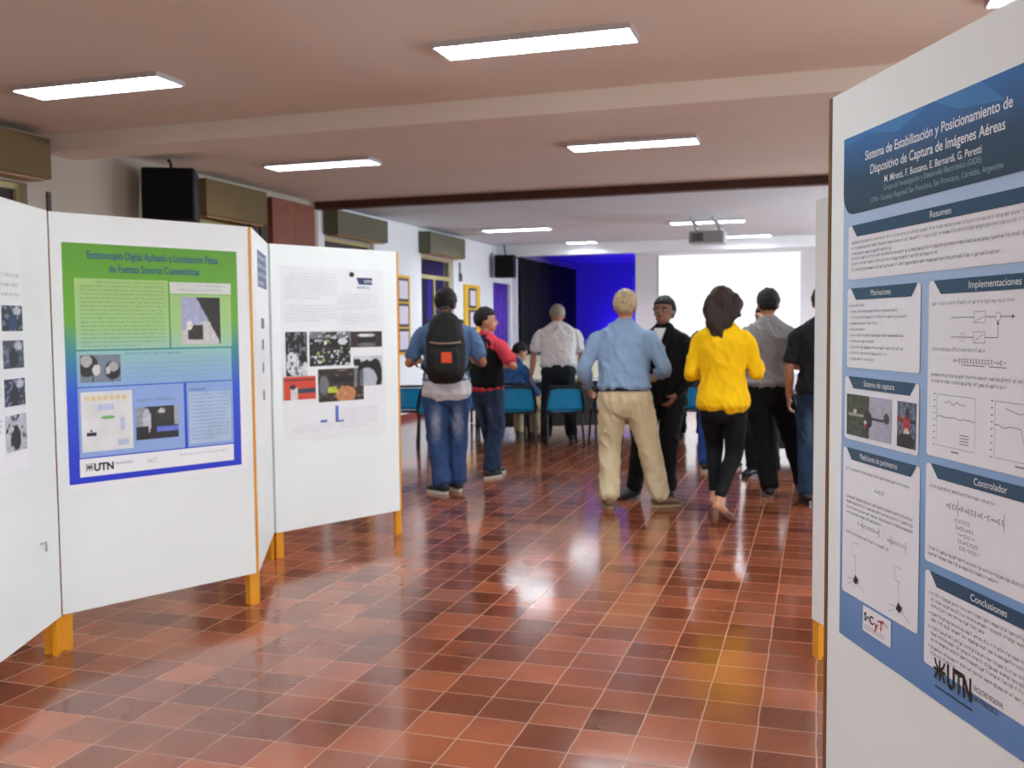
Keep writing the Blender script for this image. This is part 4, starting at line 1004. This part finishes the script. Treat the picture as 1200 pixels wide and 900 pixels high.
    for s in 'LR':
        sh, el, wr, sg = armsJ[s]
        if sleeve == 'long': P_ = [U((sg*.07, -.0, 1.395)), U((sg*SW*.82, 0, 1.385)), U(sh.lerp(el, .16)), U(sh.lerp(el, .5)), U(el), U(el.lerp(wr, .45)), U(el.lerp(wr, .93))]; r_ = [.055, .064, .068, .065, .058, .053, .042]
        elif sleeve == 'threequarter': P_ = [U((sg*.07, -.0, 1.40)), U((sg*SW*.82, 0, 1.390)), U(sh.lerp(el, .16)), U(sh.lerp(el, .5)), U(el), U(el.lerp(wr, .35)), U(el.lerp(wr, .8))]; r_ = [.048, .055, .058, .054, .050, .047, .041]
        else: P_ = [U((sg*.07, -.0, 1.395)), U((sg*SW*.82, 0, 1.385)), U(sh.lerp(el, .16)), U(sh.lerp(el, .45)), U(sh.lerp(el, .80))]; r_ = [.055, .064, .069, .067, .068]
        sloft(bms, P_, [r*k*(.9+.1*b) for r in r_], Tu, 16)
    fl = folds(.010 if not female else .008, 8, 5.5, seed*3.1)
    if sleeve_mat: voxel('sleeves', bms, sleeve_mat, root, .010, 3, fl)
    voxel('jacket' if jacket_open else 'shirt', bm, top, root, .010, 3, fl)
    if undershirt:
        bm = bmesh.new(); sloft(bm, [U((0, -.004, z)) for z in (.86, .93, 1.02, 1.06)], [(.205*b*k, .150*k), (.200*b*k, .148*k), (.186*b*k, .136*k), (.16*b*k, .11*k)], Tu, 26, 3, 2.25)
        voxel('undershirt', bm, undershirt, root, .011, 2, folds(.009, 9, 5, seed))
    if vest:
        bm = bmesh.new(); sloft(bm, [U((0, -.004, z)) for z in (.97, 1.10, 1.22, 1.33, 1.41, 1.455)], [(.216*b*k, .166*k), (.200*b*k, .150*k), (.202*b*k, .146*k), (.196*b*k, .146*k), (.165*b*k, .128*k), (.120*b*k, .104*k)], Tu, 26, 3, 2.25)
        voxel('vest', bm, vest, root, .011, 2, folds(.006, 9, 5, seed))
    if collar:
        bm = bmesh.new(); n = 28; tq = U; prev = None
        for i in range(n+1):
            a = PI/2+R(12)+(2*PI-R(24))*i/n
            c0 = Vector((.066*math.cos(a), .064*math.sin(a)-.006, 0))
            zf = 1.455-.012*max(0, math.sin(a))
            c = [bm.verts.new(tq((c0.x*1.13, c0.y*1.13, zf))), bm.verts.new(tq((c0.x*.98, c0.y*.98, zf+.055))), bm.verts.new(tq((c0.x*.90, c0.y*.90, zf+.053))), bm.verts.new(tq((c0.x*1.02, c0.y*1.02, zf)))]
            if prev:
                for q in range(4): bm.faces.new((prev[q], c[q], c[(q+1) % 4], prev[(q+1) % 4]))
            prev = c
        obj('collar', bm, collar, root, True)
    if jacket_open:
        bm = bmesh.new()
        for o_, (x0, z0, x1, z1) in enumerate(((-.05, 1.47, 0, 1.24), (.05, 1.47, 0, 1.24))): pass
        pts = [(-.05, 1.49), (.05, 1.49), (.036, 1.38), (.006, 1.18), (-.006, 1.18), (-.036, 1.38)]
        vs = [bm.verts.new(U((p[0], (.150 if p[1] < 1.4 else .085)+.012*(1.47-p[1]), p[1]))) for p in pts]; vb = [bm.verts.new(U((p[0], .03, p[1]))) for p in pts]
        bm.faces.new(vs); bm.faces.new(list(reversed(vb)))
        for i in range(6): bm.faces.new((vs[i], vb[i], vb[(i+1) % 6], vs[(i+1) % 6]))
        obj('dress_shirt', bm, jacket_open, root)
        for sg in (-1, 1):
            bm = bmesh.new()
            pl_ = [(sg*.075, .065, 1.492), (sg*.105, .12, 1.41), (sg*.095, .152, 1.35), (sg*.008, .166, 1.16), (sg*.040, .160, 1.35), (sg*.056, .10, 1.46)]
            v1 = [bm.verts.new(U(p)) for p in pl_]; v2 = [bm.verts.new(U((p[0], p[1]-.012, p[2]))) for p in pl_]
            bm.faces.new(v1); bm.faces.new(list(reversed(v2)))
            for i in range(6): bm.faces.new((v1[i], v2[i], v2[(i+1) % 6], v1[(i+1) % 6]))
            obj('lapel', bm, top, root)
    # ---- shoes
    for s in 'LR':
        hj, kn, an, fd, sg = legs[s]; g = Vector((an.x*k, an.y*k, 0)); sdv = Vector((fd.y, -fd.x, 0))
        if seated: g = Vector((an.x*k, an.y*k, an.z*k-.085*k))
        if heels:
            def Z(f, z): return g+fd*f*k+Vector((0, 0, z*k))
            bm = bmesh.new()
            loft(bm, [Z(.165, .018), Z(.09, .026), Z(.03, .07), Z(-.04, .115)], [(.046*k, .015*k), (.048*k, .015*k), (.040*k, .014*k), (.036*k, .013*k)], sdv, 14)
            sh_ = obj('shoe', bm, shoes, root, True)
            bm = bmesh.new(); loft(bm, [Z(-.04, .11), Z(-.05, .05), Z(-.055, .012)], [(.034*k, .034*k), (.028*k, .026*k), (.027*k, .025*k)], sdv, 12); obj('heel', bm, shoes, sh_, True)
            bm = bmesh.new(); loft(bm, [Z(.14, .035), Z(.10, .055), Z(.06, .08)], [(.048*k, .026*k), (.048*k, .032*k), (.044*k, .036*k)], sdv, 14); obj('strap', bm, shoes, sh_, True)
            continue
        bm = bmesh.new()
        def Z(f, z): return g+fd*f*k*shoe_l+Vector((0, 0, z*k))
        sloft(bm, [Z(-.055, .058), Z(-.02, .062), Z(.05, .058), (Z(.12, .044)), Z(.175, .036)], [(.038*k, .036*k), (.042*k, .044*k), (.043*k, .038*k), (.047*k, .025*k), (.034*k, .018*k)], sdv, 16)
        sh_ = obj('shoe', bm, shoes[0], root, True)
        bm = bmesh.new(); pts = []
        for i in range(20):
            a = 2*PI*i/20; f = .062+.142*math.cos(a); w2 = .044*math.sin(a)*(1.08 if math.cos(a) > 0 else .95); pts.append(g+fd*f*k*shoe_l+sdv*w2*k)
        lo = [bm.verts.new(p+Vector((0, 0, .002))) for p in pts]; hi = [bm.verts.new(p+Vector((0, 0, .026*k))) for p in pts]
        bm.faces.new(lo); bm.faces.new(list(reversed(hi)))
        for i in range(20): bm.faces.new((lo[i], hi[i], hi[(i+1) % 20], lo[(i+1) % 20]))
        obj('sole', bm, shoes[1], sh_)
    return root, U, k

SOLE_W = mat('sole_pale', rgb(200, 196, 180), .7); SHOE_K = mat('shoe_black', rgb(24, 24, 26), .45); SHOE_B = mat('shoe_tan', rgb(112, 84, 58), .6)
C_jean = jeans('denim_blue_worn', rgb(48, 72, 116), rgb(150, 160, 182)); C_jeand = jeans('denim_dark', rgb(40, 58, 84), rgb(80, 100, 130)); C_jeanb = jeans('denim_royal', rgb(32, 62, 130), None)
C_blk = cloth('black_cloth', rgb(11, 11, 14)); C_khaki = cloth('khaki_cotton', rgb(202, 186, 152), .05); C_navy = cloth('navy_cloth', rgb(26, 30, 40))
BENT = {'L': ((.30, .05, -.95), (-.35, .93, .10)), 'R': ((.30, .05, -.95), (-.35, .93, .10))}

person('person in light blue long-sleeved shirt and khaki trousers, seen from behind', -1.53, 7.86, 6, 1.79, lean=2, head=(-8, 4, 3), hip=(.02, 0, -.01),
       arms={'L': ((.40, -.06, -.92), (-.05, .75, -.55)), 'R': ((.40, -.05, -.92), (-.25, .9, -.2))}, feet={'L': (-.10, -.03, 12), 'R': (.30, .06, -62)},
       skin=M_skin, hair=M_hair_bl, top=cloth('light_blue_cotton', rgb(136, 164, 196), .05), bottom=C_khaki, shoes=(SHOE_B, mat('sole_tan', rgb(150, 130, 100), .7)), hem=.995, belly=.02, broad=1.12,
       belt=C_navy, collar=cloth('light_blue_cotton', rgb(132, 162, 196)), pant_w=1.12, seed=2)
person('person in dark suit with white collar, facing the camera behind the khaki trousers', -1.27, 8.42, 166, 1.74, head=(4, -6, 0), arms={'L': ((.26, .02, -.96), (-.45, .40, -.80)), 'R': ((.22, .05, -.97), (-.2, .5, -.8))},
       feet={'L': (-.06, .04, 30), 'R': (.22, .14, -20)}, skin=mat('skin_brown', rgb(128, 84, 62), .55, var=.06, sss=.05), hair=M_hair_k, top=C_blk, bottom=C_blk, shoes=(SHOE_K, SHOE_K), hem=.84, belly=.01, broad=1.06, jacket_open=cloth('white_cotton', rgb(222, 220, 222)),
       collar=cloth('white_cotton', rgb(222, 220, 222)), seed=3)
person('person with long dark hair in yellow blouse, black trousers and heeled sandals', -.715, 7.5, 0, 1.765, lean=-1, twist=-6, head=(14, 2, -3), hip=(.035, 0, 0.01), female=True, long_hair=True, heels=True,
       arms={'L': ((.24, -.08, -.96), (-.15, .9, -.1)), 'R': ((.22, .20, -.93), (-.02, .95, .12))}, feet={'L': (-.035, .10, -15), 'R': (.015, -.10, -32)},
       hair=M_hair_b, top=cloth('yellow_knit', rgb(240, 190, 8), .05), bottom=cloth('black_stretch', rgb(15, 19, 22)), shoes=mat('sandal_tan_leather', rgb(104, 66, 48), .5), sleeve='threequarter', hem=.875, broad=1.08, seed=4)
person('person in grey shirt and black trousers, seen from behind beside the yellow blouse', -.41, 8.78, 2, 1.80, head=(4, 6, 0), arms={'L': ((.20, .10, -.97), (-.5, .85, .1)), 'R': ((.2, .1, -.97), (-.55, .8, .1))},
       feet={'L': (.02, -.10, 12), 'R': (.30, .14, -40)}, skin=M_skin, hair=M_hair_k, top=cloth('grey_cotton', rgb(138, 136, 140), .05), bottom=C_blk, shoes=(SHOE_K, mat('sole_grey', rgb(120, 110, 100), .7)), sleeve='short', hem=.965, broad=1.06,
       collar=cloth('pale_grey_cotton', rgb(176, 182, 190)), seed=5, pant_w=1.05)
person('person in black T-shirt and dark jeans, half hidden by the right-hand panels', .05, 8.45, 0, 1.80, arms={'L': ((.22, .0, -.97), (.02, .22, -.97)), 'R': ((.2, .1, -.97), (-.5, .8, .1))},
       feet={'L': (-.12, .0, 10), 'R': (.12, 0, -10)}, skin=M_skind, hair=M_hair_k, top=cloth('charcoal_cotton', rgb(27, 29, 35)), bottom=C_jeand, shoes=(SHOE_K, SHOE_K), sleeve='short', hem=.92, broad=1.06, seed=6)
person('person in dark jacket and blue jeans, almost hidden behind the yellow blouse', -.98, 10.15, -4, 1.76, lean=3, arms={'L': ((.42, .1, -.90), (-.2, .9, .1)), 'R': ((.2, .1, -.97), (-.5, .8, .1))},
       feet={'L': (-.10, -.12, 10), 'R': (.16, .1, -10)}, skin=M_skin, hair=M_hair_k, top=cloth('dark_green_jacket', rgb(26, 34, 34)), bottom=C_jeanb, shoes=(SHOE_K, SOLE_W), hem=.9, seed=7)
person('person whose face shows just left of the head of the person in the grey shirt', -.50, 9.85, 160, 1.68, head=(0, 0, 0), arms=BENT, skin=M_skin, hair=M_hair_k, top=cloth('slate_cotton', rgb(64, 74, 92)), bottom=C_navy, shoes=(SHOE_K, SHOE_K), sleeve='short', hem=.92, broad=.95, seed=8)
_, UB, kb = person('person in blue T-shirt and faded jeans, carrying a black backpack', -3.19, 8.17, 20, 1.84, lean=2, head=(0, 8, 0), arms={'L': ((.42, -.02, -.90), (-.12, .92, .05)), 'R': ((.40, -.04, -.90), (-.25, .9, .05))},
       feet={'L': (-.05, -.05, 42), 'R': (.08, .09, 20)}, skin=M_skind, hair=M_hair_k, top=cloth('steel_blue_cotton', rgb(92, 122, 162), .08, 3), bottom=C_jean, shoes=(mat('sneaker_dark', rgb(34, 40, 44), .7), SOLE_W), sleeve='short', hem=.98,
       undershirt=cloth('white_grey_cotton', rgb(206, 206, 212), .1, 14), broad=1.05, pant_w=1.10, seed=9)
person('person in black vest over a red T-shirt and jeans, looking to the right', -3.13, 9.1, -25, 1.68, head=(-45, 0, 0), arms={'L': ((.2, .25, -.95), (-.3, .9, .1)), 'R': ((.62, .10, -.78), (-.75, .60, .25))},
       feet={'L': (-.10, .22, 10), 'R': (.05, -.02, 4)}, skin=M_skin, hair=M_hair_k, top=cloth('red_cotton', rgb(214, 66, 82), .04), bottom=C_jeand, shoes=(mat('sneaker_dark', rgb(34, 40, 44), .7), SOLE_W), sleeve='short', hem=.93, vest=C_blk, broad=.95, seed=10)
person('person in white short-sleeved shirt and dark trousers, leaning over the table', -3.22, 12.25, 16, 1.82, lean=15, head=(6, 14, 0), hip=(0, -.05, -.01), arms={'L': ((.30, .15, -.94), (.10, .1, -.98)), 'R': ((.25, .35, -.90), (-.1, .5, -.8))},
       feet={'L': (-.16, .0, 6), 'R': (.16, .02, -6)}, skin=M_skind, hair=M_hair_g, top=cloth('white_cotton', rgb(222, 220, 222)), bottom=C_navy, shoes=(SHOE_K, SHOE_K), sleeve='short', hem=.97, belly=.02, broad=1.2, collar=cloth('white_cotton', rgb(222, 220, 222)), seed=11)

# ---- the backpack on the back of the person in blue
def backpack():
    r = thing('backpack', 'black backpack with an orange patch on the back of the person in blue', 'backpack', (-3.19, 8.17, 0), R(20))
    def V(x, y, z): return UB((x, y, z))
    M_bp = mat('black_nylon', rgb(16, 18, 21), .7, var=.1, bump=.3, bscale=300); M_bp2 = mat('dark_nylon_trim', rgb(52, 54, 58), .6)
    bm = bmesh.new()
    sloft(bm, [V(0, -.215, .985), V(0, -.235, 1.05), V(0, -.24, 1.2), V(0, -.235, 1.33), V(0, -.205, 1.46), V(0, -.19, 1.53)], [(.14, .06), (.172, .095), (.174, .10), (.168, .095), (.140, .075), (.08, .04)], Vector((1, 0, 0)), 26, 4, 3.0)
    voxel('main_bag', bm, M_bp, r, .01, 3, folds(.005, 9, 6, 3))
    bm = bmesh.new(); sloft(bm, [V(0, -.325, 1.03), V(0, -.345, 1.08), V(0, -.345, 1.20), V(0, -.33, 1.255)], [(.10, .03), (.128, .04), (.125, .04), (.10, .025)], Vector((1, 0, 0)), 22, 4, 3.2)
    voxel('front_pocket', bm, M_bp, r, .01, 2)
    bm = bmesh.new(); sloft(bm, [V(-.125, -.325, 1.295), V(-.05, -.350, 1.285), V(.05, -.350, 1.285), V(.125, -.325, 1.295)], [.009]*4, Vector((0, 0, 1)), 8)
    obj('zipper_flap', bm, mat('tan_trim', rgb(150, 120, 110), .6), r, True)
    bm = bmesh.new(); bx(bm, -.045, .045, -.008, .004, -.048, .045, .004, Matrix.Translation(V(0.01, -.395, 1.17)))
    obj('orange_patch', bm, mat('orange_patch', rgb(226, 84, 34), .6), r)
    bm = bmesh.new(); sloft(bm, [V(-.04, -.19, 1.53), V(-.03, -.19, 1.585), V(.03, -.19, 1.585), V(.04, -.19, 1.53)], [.01]*4, Vector((0, 1, 0)), 8)
    obj('carry_handle', bm, M_bp2, r, True)
    for sg in (-1, 1):
        bm = bmesh.new()
        sloft(bm, [V(sg*.09, -.17, 1.40), V(sg*.115, -.10, 1.475), V(sg*.12, .0, 1.490), V(sg*.125, .09, 1.455), V(sg*.13, .145, 1.33), V(sg*.15, .13, 1.2), V(sg*.195, .0, 1.10), V(sg*.16, -.16, 1.06)], [(.030, .009)]*8, Vector((1, 0, 0)), 10)
        obj('shoulder_strap', bm, M_bp, r, True)
    return r
backpack()
# ================================================================ CHAIRS AND TABLES
M_bluep = mat('blue_plastic', rgb(0, 140, 196), .35, var=.05, scale=6, coat=.3)
M_tubeb = mat('black_steel_tube', rgb(20, 20, 22), .4, metal=.3)
def blue_chair(label, x, y, rz):
    """seat faces local +y; the back stands at -y"""
    r = thing('plastic_chair', label, 'chair', (x, y, 0), R(rz), 'blue plastic chairs at the table')
    bm = bmesh.new(); n, m_ = 12, 10; g = []
    for j in range(m_+1):
        row = []; v = j/m_
        for i in range(n+1):
            u = i/n*2-1; wv = .215*(1-.06*(1-v)); xx = u*wv
            yy = -.19+.40*v; zz = .445+.018*u*u-.02*math.sin(v*PI)-(.03 if v > .92 else 0)
            row.append((xx, yy, zz))
        g.append(row)
    top_ = [[bm.verts.new(p) for p in row] for row in g]; bot = [[bm.verts.new((p[0], p[1], p[2]-.008)) for p in row] for row in g]
    def skin_(A, B):
        for j in range(len(A)-1):
            for i in range(len(A[0])-1):
                bm.faces.new((A[j][i], A[j][i+1], A[j+1][i+1], A[j+1][i])); bm.faces.new((B[j][i], B[j+1][i], B[j+1][i+1], B[j][i+1]))
        for i in range(len(A[0])-1):
            bm.faces.new((A[0][i+1], A[0][i], B[0][i], B[0][i+1])); bm.faces.new((A[-1][i], A[-1][i+1], B[-1][i+1], B[-1][i]))
        for j in range(len(A)-1):
            bm.faces.new((A[j][0], A[j+1][0], B[j+1][0], B[j][0])); bm.faces.new((A[j+1][-1], A[j][-1], B[j][-1], B[j+1][-1]))
    skin_(top_, bot); obj('seat', bm, M_bluep, r, True)
    bm = bmesh.new(); g = []
    for j in range(m_+1):
        v = j/m_; row = []
        for i in range(n+1):
            u = i/n*2-1; hw = .235-.035*v
            row.append((u*hw, -.215-.075*v+.035*u*u*(.6+.4*v), .465+.275*v-.025*u**4*v))
        g.append(row)
    top_ = [[bm.verts.new(p) for p in row] for row in g]; bot = [[bm.verts.new((p[0], p[1]-.009, p[2]-.002)) for p in row] for row in g]
    skin_(top_, bot); obj('backrest', bm, M_bluep, r, True)
    bm = bmesh.new()
    sloft(bm, [(-.225, -.19, .42), (-.245, -.215, .50), (-.205, -.285, .735), (-.17, -.308, .758), (0, -.32, .762), (.17, -.308, .758), (.205, -.285, .735), (.245, -.215, .50), (.225, -.19, .42)], [.016]*9, Vector((0, 1, 0)), 10, 3)
    obj('back_frame', bm, M_tubeb, r, True)
    bm = bmesh.new(); sloft(bm, [(-.2, .2, .425), (-.205, 0, .425), (-.215, -.19, .425), (0, -.205, .425), (.215, -.19, .425), (.205, 0, .425), (.2, .2, .425)], [.011]*7, Vector((0, 0, 1)), 8, 3)
    obj('seat_frame', bm, M_tubeb, r, True)
    for sx in (-1, 1):
        bm = bmesh.new(); tube(bm, [(sx*.2, .17, .425), (sx*.225, .235, .0)], .016); obj('leg', bm, M_tubeb, r, True)
        bm = bmesh.new(); tube(bm, [(sx*.215, -.18, .425), (sx*.235, -.29, .0)], .016); obj('leg', bm, M_tubeb, r, True)
    return r
M_tab = mat('dark_table_laminate', rgb(38, 30, 30), .5, var=.1)
def table(label, x, y, rz, L, D, n=2):
    r = thing('folding_table', label, 'table', (x, y, 0), R(rz))
    obj('tabletop', bx(bmesh.new(), -L/2, L/2, -D/2, D/2, .70, .735, .006), M_tab, r)
    obj('modesty_panel', bx(bmesh.new(), -L/2+.1, L/2-.1, -D/2+.12, -D/2+.14, 0.10, .699, .002), M_tab, r)
    for sx in (-1, 1):
        for sy in (-1, 1):
            bm = bmesh.new(); tube(bm, [(sx*(L/2-.08), sy*(D/2-.08), .70), (sx*(L/2-.08), sy*(D/2-.08), 0)], .018); obj('leg', bm, M_tubeb, r, True)
        bm = bmesh.new(); tube(bm, [(sx*(L/2-.08), -D/2+.08, .12), (sx*(L/2-.08), D/2-.08, .12)], .012); obj('foot_bar', bm, mat('pale_metal', rgb(170, 170, 170), .4, metal=.6), r, True)
    return r
def sheet(label, x, y, z, rz, w_, d_, m=None):
    bm = bmesh.new(); bx(bm, -w_/2, w_/2, -d_/2, d_/2, 0, .004); o = obj('paper_sheet', bm, m or M_paper, None); o.location = (x, y, z); o.rotation_euler = (0, 0, R(rz)); tag(o, label, 'paper')
nx_, ny_ = -.447, .894
def row_chair(label, bx_, by_, rz=26.6): 
    h = R(rz); return blue_chair(label, bx_-math.sin(h)*.31, by_+math.cos(h)*.31, rz)
row_chair('leftmost blue chair, partly hidden by the right end of the left display panels', -4.93, 11.35, 22)
row_chair('blue chair just left of the legs of the person with the backpack', -4.41, 10.99)
row_chair('blue chair seen between the backpack carrier and the person in black vest', -4.31, 11.76)
row_chair('blue chair between the person in black vest and the white-shirted person', -3.53, 11.43, 24)
row_chair('blue chair directly in front of the person in the white shirt', -2.95, 11.59, 24)
row_chair('rightmost blue chair, peeking out left of the khaki trousers', -2.42, 11.98, 24)
row_chair('blue chair on which the person in blue plaid shirt sits', -3.84, 11.97, 10)
row_chair('blue chair hidden behind the dark suit, under the seated person in dark jacket', -1.62, 12.2, 0)
table('long dark folding table at which the person in blue plaid sits', -3.45, 13.5, 26.6, 2.8, .75)
table('dark folding table low behind the legs of the person in grey shirt', .25, 11.6, 4, 1.9, .7)
sheet('white sheet of paper on the table right of the seated person', -3.55, 13.28, .736, 20, .4, .3)
sheet('cream sheet of paper at the middle of the long table', -3.0, 13.62, .736, 40, .42, .3)
person('person in blue plaid shirt sitting bent over the table', -3.93, 12.24, -26, 1.74, lean=22, head=(-15, 14, 0), hip=(0, -.02, -.40), seated=True, arms={'L': ((.25, .55, -.8), (-.2, .95, -.1)), 'R': ((.3, .55, -.8), (-.3, .9, .0))},
       feet={'L': (-.14, .40, 8), 'R': (.14, .42, -8)}, skin=M_skin, hair=M_hair_k, top=cloth('blue_plaid_cotton', rgb(52, 92, 150), .35, 16), bottom=C_khaki, shoes=(SHOE_B, SHOE_K), sleeve='long', broad=1.02, seed=12)
person('person in dark jacket sitting beyond the dark suit, only an edge showing', -1.62, 12.52, -6, 1.72, lean=10, hip=(0, -.02, -.40), seated=True, arms={'L': ((.25, .5, -.8), (-.2, .9, .1)), 'R': ((.3, .5, -.8), (-.3, .9, .1))},
       feet={'L': (-.14, .40, 8), 'R': (.14, .42, -8)}, skin=M_skin, hair=M_hair_k, top=cloth('dark_green_jacket', rgb(26, 34, 34)), bottom=C_blk, shoes=(SHOE_K, SHOE_K), sleeve='long', seed=13)
